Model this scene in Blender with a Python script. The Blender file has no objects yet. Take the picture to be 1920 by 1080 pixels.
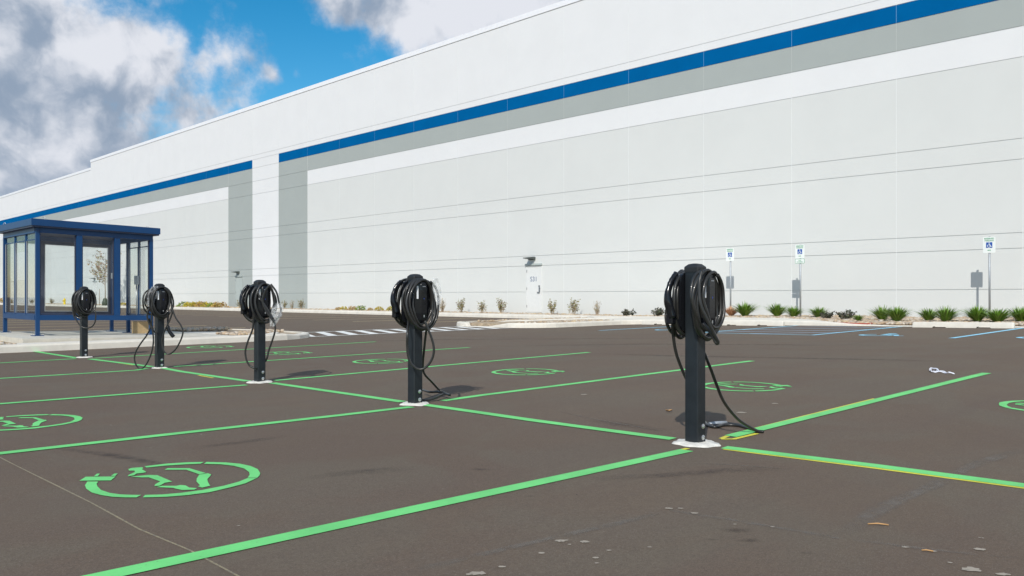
import bpy, math, random
import numpy as np
from mathutils import Vector, Matrix, noise

# ------------------------------------------------------------------ camera, sky, sun, exposure
S = bpy.context.scene
COL = S.collection
CAMH = 0.9375
F = 1550.0
C45 = math.sqrt(0.5)
cam_d = bpy.data.cameras.new('camera')
cam = bpy.data.objects.new('camera', cam_d)
COL.objects.link(cam)
cam.location = (0, 0, CAMH)
cam.rotation_euler = (math.radians(90), 0, math.radians(-45))
cam_d.sensor_width = 36
cam_d.lens = 36 * F / 1920
cam_d.shift_y = 16 / 1920
cam_d.clip_start = 0.05
cam_d.clip_end = 3000
S.camera = cam

SUN_EL = math.radians(38)
SUN_H = Vector((-0.864, -0.503, 0)).normalized()
sun_to = Vector((SUN_H.x * math.cos(SUN_EL), SUN_H.y * math.cos(SUN_EL), math.sin(SUN_EL)))
sd = bpy.data.lights.new('sun', 'SUN')
sd.energy = 3.2
sd.angle = math.radians(0.53)
sd.color = (1.0, 0.955, 0.88)
sun = bpy.data.objects.new('sun', sd)
sun.rotation_euler = sun_to.to_track_quat('Z', 'Y').to_euler()
COL.objects.link(sun)

S.view_settings.view_transform = 'Standard'
S.view_settings.look = 'None'
S.view_settings.exposure = 0.0
S.view_settings.gamma = 1.0
S.render.film_transparent = False
S.cycles.max_bounces = 8
S.cycles.transparent_max_bounces = 12


def pxdir(px, py):
    t = (px - 960) / F
    v = (556 - py) / F
    return Vector((C45 * (1 + t), C45 * (1 - t), v)).normalized()


def N(nt, typ, **kw):
    n = nt.nodes.new(typ)
    for k, v in kw.items():
        if k == 'inp':
            for a, b in v.items():
                n.inputs[a].default_value = b
        else:
            setattr(n, k, v)
    return n


def L(nt, a, b):
    nt.links.new(a, b)


def math_n(nt, op, a, b=None, c=None, clamp=False):
    n = nt.nodes.new('ShaderNodeMath')
    n.operation = op
    n.use_clamp = clamp
    for i, v in enumerate((a, b, c)):
        if v is None:
            continue
        if isinstance(v, (int, float)):
            n.inputs[i].default_value = v
        else:
            L(nt, v, n.inputs[i])
    return n.outputs[0]


def mix_n(nt, fac, a, b, mode='MIX'):
    n = nt.nodes.new('ShaderNodeMix')
    n.data_type = 'RGBA'
    n.blend_type = mode
    for sock, v in ((n.inputs[0], fac), (n.inputs[6], a), (n.inputs[7], b)):
        if isinstance(v, (int, float)):
            sock.default_value = v
        elif isinstance(v, tuple):
            sock.default_value = (v[0], v[1], v[2], 1)
        else:
            L(nt, v, sock)
    return n.outputs[2]


def ramp_n(nt, src, lo, hi, smooth=True):
    n = nt.nodes.new('ShaderNodeMapRange')
    n.interpolation_type = 'SMOOTHSTEP' if smooth else 'LINEAR'
    n.inputs['From Min'].default_value = lo
    n.inputs['From Max'].default_value = hi
    L(nt, src, n.inputs['Value'])
    return n.outputs[0]


def build_world():
    w = bpy.data.worlds.new('World')
    S.world = w
    w.use_nodes = True
    nt = w.node_tree
    nt.nodes.clear()
    out = N(nt, 'ShaderNodeOutputWorld')
    bg = N(nt, 'ShaderNodeBackground')
    bg.inputs['Strength'].default_value = 0.078
    sky = N(nt, 'ShaderNodeTexSky', sky_type='NISHITA')
    sky.sun_disc = False
    sky.sun_elevation = SUN_EL
    sky.sun_rotation = math.atan2(SUN_H.x, SUN_H.y)
    sky.altitude = 200
    sky.air_density = 1.0
    sky.dust_density = 0.4
    sky.ozone_density = 2.2
    hsv = N(nt, 'ShaderNodeHueSaturation')
    hsv.inputs['Hue'].default_value = 0.487
    hsv.inputs['Saturation'].default_value = 1.47
    hsv.inputs['Value'].default_value = 1.66
    L(nt, sky.outputs[0], hsv.inputs['Color'])
    tc = N(nt, 'ShaderNodeTexCoord')
    nrm = N(nt, 'ShaderNodeVectorMath', operation='NORMALIZE')
    L(nt, tc.outputs['Generated'], nrm.inputs[0])
    d = nrm.outputs[0]
    # cloud masses: soft lobes in the sky (directions), broken up by noise
    blobs = [((-90, 20), 0.15, 1.1), ((10, 80), 0.085, 1.0), ((130, 110), 0.07, 1.0), ((215, 120), 0.06, 1.0), ((290, 105), 0.05, .95), ((60, 220), 0.11, 1.1), ((0, 340), 0.15, 1.1),
             ((160, 270), 0.065, 1.0), ((225, 260), 0.042, .9), ((-300, 200), 0.3, 1.2),
             ((820, -70), 0.11, 1.1), ((930, -20), 0.085, 1.1), ((730, -20), 0.06, 1.0), ((640, -25), 0.05, 1.0), ((800, 20), 0.045, .9), ((900, 30), 0.05, 1.0), ((1080, -60), 0.15, 1.1),
             ((430, 115), 0.040, .42), ((390, 140), 0.034, .40), ((350, 210), 0.036, .50), ((400, 215), 0.034, .45), ((522, 137), 0.024, .46), ((567, 135), 0.016, .38), ((650, 105), 0.034, .34),
             ((470, 190), 0.036, .42), ((395, 70), 0.02, .32), ((1500, -300), 0.4, .9), ((300, -700), 0.25, .6)]
    n1 = N(nt, 'ShaderNodeTexNoise', inp={'Scale': 8.0, 'Detail': 12.0, 'Roughness': 0.58, 'Distortion': 0.1})
    L(nt, d, n1.inputs['Vector'])
    n2 = N(nt, 'ShaderNodeTexNoise', inp={'Scale': 26.0, 'Detail': 8.0, 'Roughness': 0.62})
    L(nt, d, n2.inputs['Vector'])
    wn = N(nt, 'ShaderNodeTexNoise', inp={'Scale': 5.5, 'Detail': 5.0, 'Roughness': 0.55})
    L(nt, d, wn.inputs['Vector'])
    wsub = N(nt, 'ShaderNodeVectorMath', operation='SUBTRACT')
    L(nt, wn.outputs['Color'], wsub.inputs[0])
    wsub.inputs[1].default_value = (0.5, 0.5, 0.5)
    wmad = N(nt, 'ShaderNodeVectorMath', operation='MULTIPLY_ADD')
    L(nt, wsub.outputs[0], wmad.inputs[0])
    wmad.inputs[1].default_value = (0.09, 0.09, 0.09)
    L(nt, d, wmad.inputs[2])
    dw = wmad.outputs[0]
    total = None
    for (p, r, s) in blobs:
        c = pxdir(*p)
        dp = N(nt, 'ShaderNodeVectorMath', operation='DISTANCE')
        L(nt, dw, dp.inputs[0])
        dp.inputs[1].default_value = c
        f = math_n(nt, 'DIVIDE', dp.outputs['Value'], r)
        f = math_n(nt, 'SUBTRACT', 1.0, f)
        f = math_n(nt, 'MULTIPLY', f, s)
        total = f if total is None else math_n(nt, 'SMOOTH_MAX', total, f, 0.25)
    # clouds elsewhere in the sky, away from the framed part
    n3 = N(nt, 'ShaderNodeTexNoise', inp={'Scale': 2.6, 'Detail': 3.0, 'Roughness': 0.5})
    L(nt, d, n3.inputs['Vector'])
    away = N(nt, 'ShaderNodeVectorMath', operation='DISTANCE')
    L(nt, d, away.inputs[0])
    away.inputs[1].default_value = pxdir(450, 120)
    aw = ramp_n(nt, away.outputs['Value'], 0.6, 1.1)
    g = math_n(nt, 'MULTIPLY', ramp_n(nt, n3.outputs[0], 0.42, 0.54), aw)
    g = math_n(nt, 'SUBTRACT', math_n(nt, 'MULTIPLY', g, 1.1), 0.4)
    total = math_n(nt, 'MAXIMUM', math_n(nt, 'MAXIMUM', total, -0.6), g)
    dens = math_n(nt, 'ADD', total, math_n(nt, 'MULTIPLY', math_n(nt, 'SUBTRACT', n1.outputs[0], 0.5), 1.5))
    dens = math_n(nt, 'ADD', dens, math_n(nt, 'MULTIPLY', math_n(nt, 'SUBTRACT', n2.outputs[0], 0.5), 0.75))
    cover = math_n(nt, 'POWER', ramp_n(nt, dens, -0.06, 0.48), 1.3)
    # shading inside the cloud: offset noise towards the sun gives lit tops and grey undersides
    off = N(nt, 'ShaderNodeVectorMath', operation='ADD')
    L(nt, dw, off.inputs[0])
    off.inputs[1].default_value = (-0.016, -0.008, 0.045)
    na = N(nt, 'ShaderNodeTexNoise', inp={'Scale': 7.0, 'Detail': 6.0, 'Roughness': 0.50})
    L(nt, dw, na.inputs['Vector'])
    n1b = N(nt, 'ShaderNodeTexNoise', inp={'Scale': 7.0, 'Detail': 6.0, 'Roughness': 0.50})
    L(nt, off.outputs[0], n1b.inputs['Vector'])
    lit = math_n(nt, 'SUBTRACT', na.outputs[0], n1b.outputs[0])
    lit = math_n(nt, 'MULTIPLY_ADD', lit, 4.0, 0.50)
    nf = N(nt, 'ShaderNodeTexNoise', inp={'Scale': 15.0, 'Detail': 7.0, 'Roughness': 0.55})
    L(nt, dw, nf.inputs['Vector'])
    off2 = N(nt, 'ShaderNodeVectorMath', operation='ADD')
    L(nt, dw, off2.inputs[0])
    off2.inputs[1].default_value = (-0.010, -0.005, 0.022)
    nf2 = N(nt, 'ShaderNodeTexNoise', inp={'Scale': 15.0, 'Detail': 7.0, 'Roughness': 0.55})
    L(nt, off2.outputs[0], nf2.inputs['Vector'])
    lit = math_n(nt, 'ADD', lit, math_n(nt, 'MULTIPLY', math_n(nt, 'SUBTRACT', nf.outputs[0], nf2.outputs[0]), 2.4))
    sep = N(nt, 'ShaderNodeSeparateXYZ')
    L(nt, d, sep.inputs[0])
    n4 = N(nt, 'ShaderNodeTexNoise', inp={'Scale': 5.0, 'Detail': 3.0, 'Roughness': 0.5})
    L(nt, d, n4.inputs['Vector'])
    thick = ramp_n(nt, dens, 0.5, 1.9)
    lit = math_n(nt, 'SUBTRACT', lit, math_n(nt, 'MULTIPLY', thick, 0.40))
    lit = math_n(nt, 'ADD', lit, math_n(nt, 'MULTIPLY', math_n(nt, 'SUBTRACT', n4.outputs[0], 0.5), 1.1))
    lowdark = ramp_n(nt, sep.outputs['Z'], 0.02, 0.30)
    lit = math_n(nt, 'ADD', lit, math_n(nt, 'MULTIPLY', math_n(nt, 'SUBTRACT', lowdark, 0.65), 0.35))
    lit = ramp_n(nt, lit, -0.15, 1.15)
    ccol = mix_n(nt, lit, (3.7, 4.7, 6.2), (9.9, 10.2, 11.0))
    col = mix_n(nt, cover, hsv.outputs[0], ccol)
    L(nt, col, bg.inputs['Color'])
    L(nt, bg.outputs[0], out.inputs[0])


build_world()


# ------------------------------------------------------------------ terrain
def clamp(v, a, b):
    return max(a, min(b, v))


def zrow(y):
    return -0.004 * (clamp(y, -4, 16) - 4)


def gz(x, y):
    z = zrow(y)
    if x > 4.5:
        s = clamp(0.0046 + 0.00064 * (16.4 - y), 0.0020, 0.0122)
        z += (min(x, 30) - 4.5) * s
    return z


def G(px, py):
    """point of the lot's surface seen at a photo pixel"""
    d = pxdir(px, py)
    s = CAMH / -d.z
    for _ in range(12):
        p = Vector((0, 0, CAMH)) + d * s
        s *= (CAMH - gz(p.x, p.y)) / (CAMH - p.z)
    p = Vector((0, 0, CAMH)) + d * s
    return Vector((p.x, p.y, gz(p.x, p.y)))


def P3(px, py, dep):
    t = (px - 960) / F
    return Vector((C45 * (1 + t) * dep, C45 * (1 - t) * dep, CAMH + (556 - py) / F * dep))


# ------------------------------------------------------------------ materials
def mat(name, col, rough=0.6, metal=0.0, var=0.06, vscale=6.0, bump=0.0, bscale=40.0, spec=0.5, coat=0.0):
    m = bpy.data.materials.new(name)
    m.use_nodes = True
    nt = m.node_tree
    b = nt.nodes['Principled BSDF']
    b.inputs['Roughness'].default_value = rough
    b.inputs['Metallic'].default_value = metal
    b.inputs['Specular IOR Level'].default_value = spec
    if coat:
        b.inputs['Coat Weight'].default_value = coat
        b.inputs['Coat Roughness'].default_value = 0.08
    tc = N(nt, 'ShaderNodeTexCoord')
    if var > 0:
        no = N(nt, 'ShaderNodeTexNoise', inp={'Scale': vscale, 'Detail': 5.0, 'Roughness': 0.6})
        L(nt, tc.outputs['Object'], no.inputs['Vector'])
        f = ramp_n(nt, no.outputs[0], 0.3, 0.7)
        a = tuple(c * (1 - var) for c in col)
        c2 = tuple(min(1, c * (1 + var)) for c in col)
        L(nt, mix_n(nt, f, a, c2), b.inputs['Base Color'])
    else:
        b.inputs['Base Color'].default_value = (*col, 1)
    if bump > 0:
        nb = N(nt, 'ShaderNodeTexNoise', inp={'Scale': bscale, 'Detail': 4.0, 'Roughness': 0.6})
        L(nt, tc.outputs['Object'], nb.inputs['Vector'])
        bp = N(nt, 'ShaderNodeBump', inp={'Strength': bump, 'Distance': 0.01})
        L(nt, nb.outputs[0], bp.inputs['Height'])
        L(nt, bp.outputs[0], b.inputs['Normal'])
    return m


def asphalt_mat():
    m = bpy.data.materials.new('asphalt')
    m.use_nodes = True
    nt = m.node_tree
    b = nt.nodes['Principled BSDF']
    tc = N(nt, 'ShaderNodeTexCoord')
    obj = tc.outputs['Object']

    def nz(scale, detail, rough, vec=obj, dist=0.0):
        n = N(nt, 'ShaderNodeTexNoise', inp={'Scale': scale, 'Detail': detail, 'Roughness': rough, 'Distortion': dist})
        L(nt, vec, n.inputs['Vector'])
        return n.outputs[0]
    big = ramp_n(nt, nz(0.35, 5.0, 0.6, dist=0.4), 0.3, 0.7)
    mp = N(nt, 'ShaderNodeMapping')
    mp.inputs['Rotation'].default_value = (0, 0, math.radians(-38))
    mp.inputs['Scale'].default_value = (0.25, 2.2, 1)
    L(nt, obj, mp.inputs['Vector'])
    streak = ramp_n(nt, nz(1.1, 6.0, 0.62, mp.outputs[0], 0.2), 0.35, 0.7)
    mp2 = N(nt, 'ShaderNodeMapping')
    mp2.inputs['Rotation'].default_value = (0, 0, math.radians(12))
    mp2.inputs['Scale'].default_value = (0.12, 1.6, 1)
    L(nt, obj, mp2.inputs['Vector'])
    streak2 = ramp_n(nt, nz(2.3, 6.0, 0.65, mp2.outputs[0], 0.3), 0.52, 0.8)
    c = mix_n(nt, big, (0.153, 0.111, 0.080), (0.176, 0.136, 0.096))
    patch = ramp_n(nt, nz(0.8, 6.0, 0.6, dist=0.8), 0.44, 0.58)
    c = mix_n(nt, math_n(nt, 'MULTIPLY', patch, 0.6), c, (0.166, 0.143, 0.106))
    c = mix_n(nt, math_n(nt, 'MULTIPLY', streak, 0.45), c, (0.150, 0.111, 0.087))
    c = mix_n(nt, math_n(nt, 'MULTIPLY', streak2, 0.30), c, (0.120, 0.089, 0.072))
    fine = nz(85.0, 5.0, 0.8)
    c = mix_n(nt, math_n(nt, 'MULTIPLY', ramp_n(nt, fine, 0.40, 0.60), 0.50), c, (0.100, 0.071, 0.056))
    mid = nz(24.0, 6.0, 0.7)
    c = mix_n(nt, math_n(nt, 'MULTIPLY', ramp_n(nt, mid, 0.42, 0.62), 0.22), c, (0.105, 0.083, 0.066))
    fine2 = nz(210.0, 3.0, 0.8)
    c = mix_n(nt, math_n(nt, 'MULTIPLY', ramp_n(nt, fine2, 0.52, 0.70), 0.55), c, (0.31, 0.27, 0.225))
    # scattered pale grit
    vo = N(nt, 'ShaderNodeTexVoronoi', inp={'Scale': 3.2, 'Randomness': 1.0})
    L(nt, obj, vo.inputs['Vector'])
    keep = ramp_n(nt, nz(1.7, 3.0, 0.6), 0.42, 0.55)
    dot = math_n(nt, 'MULTIPLY', math_n(nt, 'LESS_THAN', vo.outputs['Distance'], 0.020), keep)
    c = mix_n(nt, math_n(nt, 'MULTIPLY', dot, 0.75), c, (0.45, 0.42, 0.36))
    vo2 = N(nt, 'ShaderNodeTexVoronoi', inp={'Scale': 4.7, 'Randomness': 1.0})
    L(nt, obj, vo2.inputs['Vector'])
    dot2 = math_n(nt, 'LESS_THAN', vo2.outputs['Distance'], 0.022)
    c = mix_n(nt, math_n(nt, 'MULTIPLY', dot2, 0.7), c, (0.035, 0.03, 0.028))
    L(nt, c, b.inputs['Base Color'])
    b.inputs['Roughness'].default_value = 0.88
    b.inputs['Specular IOR Level'].default_value = 0.2
    bp = N(nt, 'ShaderNodeBump', inp={'Strength': 0.55, 'Distance': 0.005})
    L(nt, fine, bp.inputs['Height'])
    L(nt, bp.outputs[0], b.inputs['Normal'])
    return m


def paint_mat(name, col, worn=(0.13, 0.115, 0.10), wear=0.62, edge=0.1):
    m = bpy.data.materials.new(name)
    m.use_nodes = True
    nt = m.node_tree
    b = nt.nodes['Principled BSDF']
    tc = N(nt, 'ShaderNodeTexCoord')
    n = N(nt, 'ShaderNodeTexNoise', inp={'Scale': 60.0, 'Detail': 5.0, 'Roughness': 0.75})
    L(nt, tc.outputs['Object'], n.inputs['Vector'])
    n2 = N(nt, 'ShaderNodeTexNoise', inp={'Scale': 2.5, 'Detail': 5.0, 'Roughness': 0.6})
    L(nt, tc.outputs['Object'], n2.inputs['Vector'])
    c = mix_n(nt, ramp_n(nt, n2.outputs[0], 0.3, 0.7), tuple(x * 0.9 for x in col), tuple(min(1, x * 1.1) for x in col))
    w = ramp_n(nt, n.outputs[0], wear, wear + edge)
    c = mix_n(nt, math_n(nt, 'MULTIPLY', w, 0.6), c, worn)
    L(nt, c, b.inputs['Base Color'])
    b.inputs['Roughness'].default_value = 0.7
    bp = N(nt, 'ShaderNodeBump', inp={'Strength': 0.2, 'Distance': 0.003})
    L(nt, n.outputs[0], bp.inputs['Height'])
    L(nt, bp.outputs[0], b.inputs['Normal'])
    return m


def glass_mat(name, tint=(0.965, 0.98, 0.975), refl=0.12):
    m = bpy.data.materials.new(name)
    m.use_nodes = True
    nt = m.node_tree
    nt.nodes.clear()
    o = N(nt, 'ShaderNodeOutputMaterial')
    tr = N(nt, 'ShaderNodeBsdfTransparent')
    tr.inputs[0].default_value = (*tint, 1)
    gl = N(nt, 'ShaderNodeBsdfGlossy')
    gl.inputs['Roughness'].default_value = 0.02
    ge = N(nt, 'ShaderNodeNewGeometry')
    dt = N(nt, 'ShaderNodeVectorMath', operation='DOT_PRODUCT')
    L(nt, ge.outputs['Normal'], dt.inputs[0])
    L(nt, ge.outputs['Incoming'], dt.inputs[1])
    c_ = math_n(nt, 'SUBTRACT', 1.0, math_n(nt, 'ABSOLUTE', dt.outputs['Value']))
    f = math_n(nt, 'MULTIPLY_ADD', math_n(nt, 'POWER', c_, 5.0), 0.9, 0.04, clamp=True)
    mx = N(nt, 'ShaderNodeMixShader')
    L(nt, f, mx.inputs[0])
    L(nt, tr.outputs[0], mx.inputs[1])
    L(nt, gl.outputs[0], mx.inputs[2])
    L(nt, mx.outputs[0], o.inputs[0])
    return m


def film_mat(name):
    m = bpy.data.materials.new(name)
    m.use_nodes = True
    nt = m.node_tree
    nt.nodes.clear()
    o = N(nt, 'ShaderNodeOutputMaterial')
    tr = N(nt, 'ShaderNodeBsdfTransparent')
    gl = N(nt, 'ShaderNodeBsdfPrincipled', inp={'Base Color': (0.75, 0.78, 0.8, 1), 'Roughness': 0.12})
    tc = N(nt, 'ShaderNodeTexCoord')
    n = N(nt, 'ShaderNodeTexNoise', inp={'Scale': 45.0, 'Detail': 3.0, 'Roughness': 0.6, 'Distortion': 1.0})
    L(nt, tc.outputs['Object'], n.inputs['Vector'])
    bp = N(nt, 'ShaderNodeBump', inp={'Strength': 1.0, 'Distance': 0.01})
    L(nt, n.outputs[0], bp.inputs['Height'])
    L(nt, bp.outputs[0], gl.inputs['Normal'])
    f = math_n(nt, 'MULTIPLY_ADD', ramp_n(nt, n.outputs[0], 0.3, 0.7), 0.25, 0.16)
    mx = N(nt, 'ShaderNodeMixShader')
    L(nt, f, mx.inputs[0])
    L(nt, tr.outputs[0], mx.inputs[1])
    L(nt, gl.outputs[0], mx.inputs[2])
    L(nt, mx.outputs[0], o.inputs[0])
    return m


def vary_mat(name, cols, rough=0.8, scale=7.0):
    """colour picked per piece by a Voronoi cell in object space"""
    m = bpy.data.materials.new(name)
    m.use_nodes = True
    nt = m.node_tree
    b = nt.nodes['Principled BSDF']
    g = N(nt, 'ShaderNodeNewGeometry')
    cr = N(nt, 'ShaderNodeValToRGB')
    cr.color_ramp.interpolation = 'LINEAR'
    el = cr.color_ramp.elements
    while len(el) < len(cols):
        el.new(0.5)
    for i, c in enumerate(cols):
        el[i].position = i / (len(cols) - 1)
        el[i].color = (*c, 1)
    L(nt, g.outputs['Random Per Island'], cr.inputs[0])
    tc = N(nt, 'ShaderNodeTexCoord')
    n = N(nt, 'ShaderNodeTexNoise', inp={'Scale': scale, 'Detail': 4.0, 'Roughness': 0.6})
    L(nt, tc.outputs['Object'], n.inputs['Vector'])
    c = mix_n(nt, math_n(nt, 'MULTIPLY', n.outputs[0], 0.3), cr.outputs[0], (0.1, 0.09, 0.07))
    L(nt, c, b.inputs['Base Color'])
    b.inputs['Roughness'].default_value = rough
    return m


M = {}
M['asphalt'] = asphalt_mat()
M['green'] = paint_mat('green_paint', (0.175, 0.70, 0.205), wear=0.60)
M['yellow'] = paint_mat('yellow_paint', (0.72, 0.66, 0.06))
M['yellowfade'] = paint_mat('faded_yellow_paint', (0.62, 0.50, 0.28), wear=0.66)
M['white_paint'] = paint_mat('white_paint', (0.84, 0.84, 0.80), wear=0.70)
M['blue_paint'] = paint_mat('light_blue_paint', (0.30, 0.66, 0.84), wear=0.70)
M['violet_paint'] = paint_mat('pale_violet_paint', (0.34, 0.46, 0.62), wear=0.64)
M['chalk'] = paint_mat('chalk_line', (0.33, 0.275, 0.165), wear=0.46)
M['seam'] = paint_mat('dusty_seam', (0.185, 0.165, 0.145), wear=0.50)
M['tyre'] = paint_mat('tyre_mark', (0.098, 0.085, 0.08), wear=0.48)
M['splash'] = paint_mat('dried_splash', (0.40, 0.345, 0.275), wear=0.55)
M['stain'] = paint_mat('dark_stain', (0.085, 0.068, 0.058), wear=0.48)
M['concrete'] = mat('pale_concrete', (0.74, 0.70, 0.62), 0.85, var=0.07, vscale=3.0, bump=0.3, bscale=60)
M['concrete2'] = mat('pad_concrete', (0.62, 0.59, 0.51), 0.85, var=0.10, vscale=2.5, bump=0.3, bscale=60)
M['bed'] = mat('bed_soil', (0.42, 0.33, 0.23), 0.95, var=0.3, vscale=9.0, bump=0.6, bscale=30)
M['brickred'] = mat('red_tactile_paving', (0.46, 0.10, 0.06), 0.8, var=0.15, bump=0.3)
M['wall_white'] = mat('white_wall_paint', (0.80, 0.81, 0.82), 0.9, spec=0.15, var=0.012, vscale=0.6, bump=0.05, bscale=30)
M['wall_light'] = mat('light_grey_wall_paint', (0.705, 0.722, 0.710), 0.9, spec=0.15, var=0.012, vscale=0.6, bump=0.05, bscale=30)
M['wall_grey'] = mat('mid_grey_wall_paint', (0.405, 0.443, 0.432), 0.9, spec=0.15, var=0.015, vscale=0.6, bump=0.05, bscale=30)
M['wall_blue'] = mat('blue_wall_paint', (0.0, 0.116, 0.335), 0.9, spec=0.03, var=0.05, vscale=0.8)
M['joint'] = mat('joint_sealant', (0.80, 0.82, 0.82), 0.8, var=0.02)
M['joint_grey'] = mat('grey_joint', (0.50, 0.535, 0.52), 0.9, var=0.02)
M['joint_blue'] = mat('pale_blue_joint', (0.12, 0.30, 0.55), 0.9, var=0.02)
M['coping'] = mat('white_metal_coping', (0.90, 0.91, 0.94), 0.5, var=0.02)
M['door_grey'] = mat('grey_door_paint', (0.44, 0.49, 0.48), 0.6, var=0.02)
M['door_white'] = mat('white_door_paint', (0.76, 0.775, 0.77), 0.6, var=0.02)
M['steel'] = mat('brushed_steel', (0.45, 0.46, 0.47), 0.35, 0.9, var=0.06)
M['galv'] = mat('galvanised_post', (0.42, 0.45, 0.48), 0.5, 0.5, var=0.08, vscale=20)
M['fixture'] = mat('dark_bronze_fixture', (0.10, 0.115, 0.11), 0.5, 0.2, var=0.05)
M['post'] = mat('black_powder_coat', (0.014, 0.019, 0.024), 0.42, 0.0, var=0.18, vscale=9.0, bump=0.08, bscale=160)
M['gloss'] = mat('glossy_black_plastic', (0.009, 0.010, 0.013), 0.20, 0.0, var=0.0, spec=0.35, coat=0.12)
M['matte'] = mat('matte_black_plastic', (0.020, 0.021, 0.023), 0.5, 0.0, var=0.1)
M['cable'] = mat('black_rubber_cable', (0.024, 0.024, 0.023), 0.36, 0.0, var=0.15, vscale=30, coat=0.15)
M['label'] = mat('white_label', (0.82, 0.83, 0.85), 0.4, var=0.0)
M['led'] = mat('blue_indicator', (0.03, 0.07, 0.45), 0.3, var=0.0)
M['bolt'] = mat('bright_bolt', (0.62, 0.63, 0.63), 0.28, 0.85, var=0.05)
M['grout'] = mat('white_grout', (0.74, 0.72, 0.66), 0.9, var=0.12, vscale=14, bump=0.8, bscale=40)
M['shblue'] = mat('shelter_blue_paint', (0.002, 0.050, 0.165), 0.38, 0.0, var=0.06, vscale=3)
M['shdark'] = mat('dark_window_frame', (0.045, 0.055, 0.10), 0.4, 0.2, var=0.05)
M['silver'] = mat('silver_trim', (0.55, 0.56, 0.57), 0.35, 0.6, var=0.04)
M['glass'] = glass_mat('shelter_glass')
M['paper'] = mat('white_poster', (0.80, 0.81, 0.88), 0.7, var=0.02)
M['cardboard'] = mat('tan_cardboard', (0.52, 0.37, 0.20), 0.85, var=0.1, vscale=8)
M['hydrant'] = mat('yellow_hydrant_paint', (0.85, 0.62, 0.02), 0.4, var=0.05)
M['film'] = film_mat('clear_plastic_film')
M['signwhite'] = mat('white_sign_face', (0.86, 0.90, 0.88), 0.4, var=0.0)
M['signblue'] = mat('blue_sign_square', (0.01, 0.09, 0.42), 0.4, var=0.0)
M['signgreen'] = mat('green_sign_print', (0.03, 0.36, 0.16), 0.4, var=0.0)
M['number'] = mat('slate_door_number', (0.10, 0.15, 0.28), 0.5, var=0.0)
M['rocks'] = vary_mat('river_rock', [(0.62, 0.47, 0.33), (0.44, 0.31, 0.20), (0.72, 0.62, 0.50), (0.50, 0.43, 0.36), (0.66, 0.50, 0.30), (0.36, 0.29, 0.23), (0.75, 0.68, 0.58)], 0.85)
M['leaf_green'] = vary_mat('bright_green_blades', [(0.12, 0.26, 0.02), (0.24, 0.44, 0.04), (0.08, 0.18, 0.015), (0.30, 0.50, 0.07)], 0.55)
M['leaf_dark'] = vary_mat('dark_dull_leaves', [(0.045, 0.07, 0.035), (0.075, 0.075, 0.065), (0.03, 0.045, 0.03), (0.09, 0.12, 0.05), (0.10, 0.08, 0.09)], 0.6)
M['leaf_orange'] = vary_mat('rusty_blades', [(0.80, 0.42, 0.24), (0.85, 0.55, 0.34), (0.70, 0.36, 0.18), (0.88, 0.62, 0.42)], 0.7)
M['leaf_yellow'] = vary_mat('yellow_leaves', [(0.62, 0.48, 0.02), (0.42, 0.44, 0.03), (0.75, 0.56, 0.04), (0.55, 0.34, 0.05), (0.30, 0.36, 0.03)], 0.7)
M['leaf_amber'] = vary_mat('amber_leaves', [(0.55, 0.30, 0.06), (0.42, 0.24, 0.08), (0.66, 0.45, 0.10), (0.42, 0.38, 0.06)], 0.7)
M['leaf_lime'] = vary_mat('lime_leaves', [(0.25, 0.34, 0.03), (0.14, 0.25, 0.03), (0.36, 0.42, 0.05)], 0.7)
M['leaf_shrub'] = vary_mat('sparse_shrub_leaves', [(0.34, 0.28, 0.09), (0.17, 0.22, 0.06), (0.45, 0.34, 0.17), (0.22, 0.14, 0.11), (0.36, 0.40, 0.11)], 0.7)
M['leaf_tree'] = vary_mat('autumn_tree_leaves', [(0.50, 0.40, 0.13), (0.42, 0.20, 0.11), (0.36, 0.36, 0.10), (0.52, 0.27, 0.17)], 0.7)
M['twig'] = mat('dry_twig', (0.50, 0.40, 0.30), 0.8, var=0.2)
M['bark'] = mat('grey_brown_bark', (0.38, 0.32, 0.25), 0.85, var=0.2)
M['bag'] = mat('green_watering_bag', (0.05, 0.07, 0.045), 0.5, var=0.15)
M['leafdry'] = mat('dry_leaf', (0.55, 0.33, 0.16), 0.8, var=0.2, vscale=30)
M['stick'] = mat('pale_stick', (0.52, 0.30, 0.13), 0.8, var=0.1)


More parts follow.
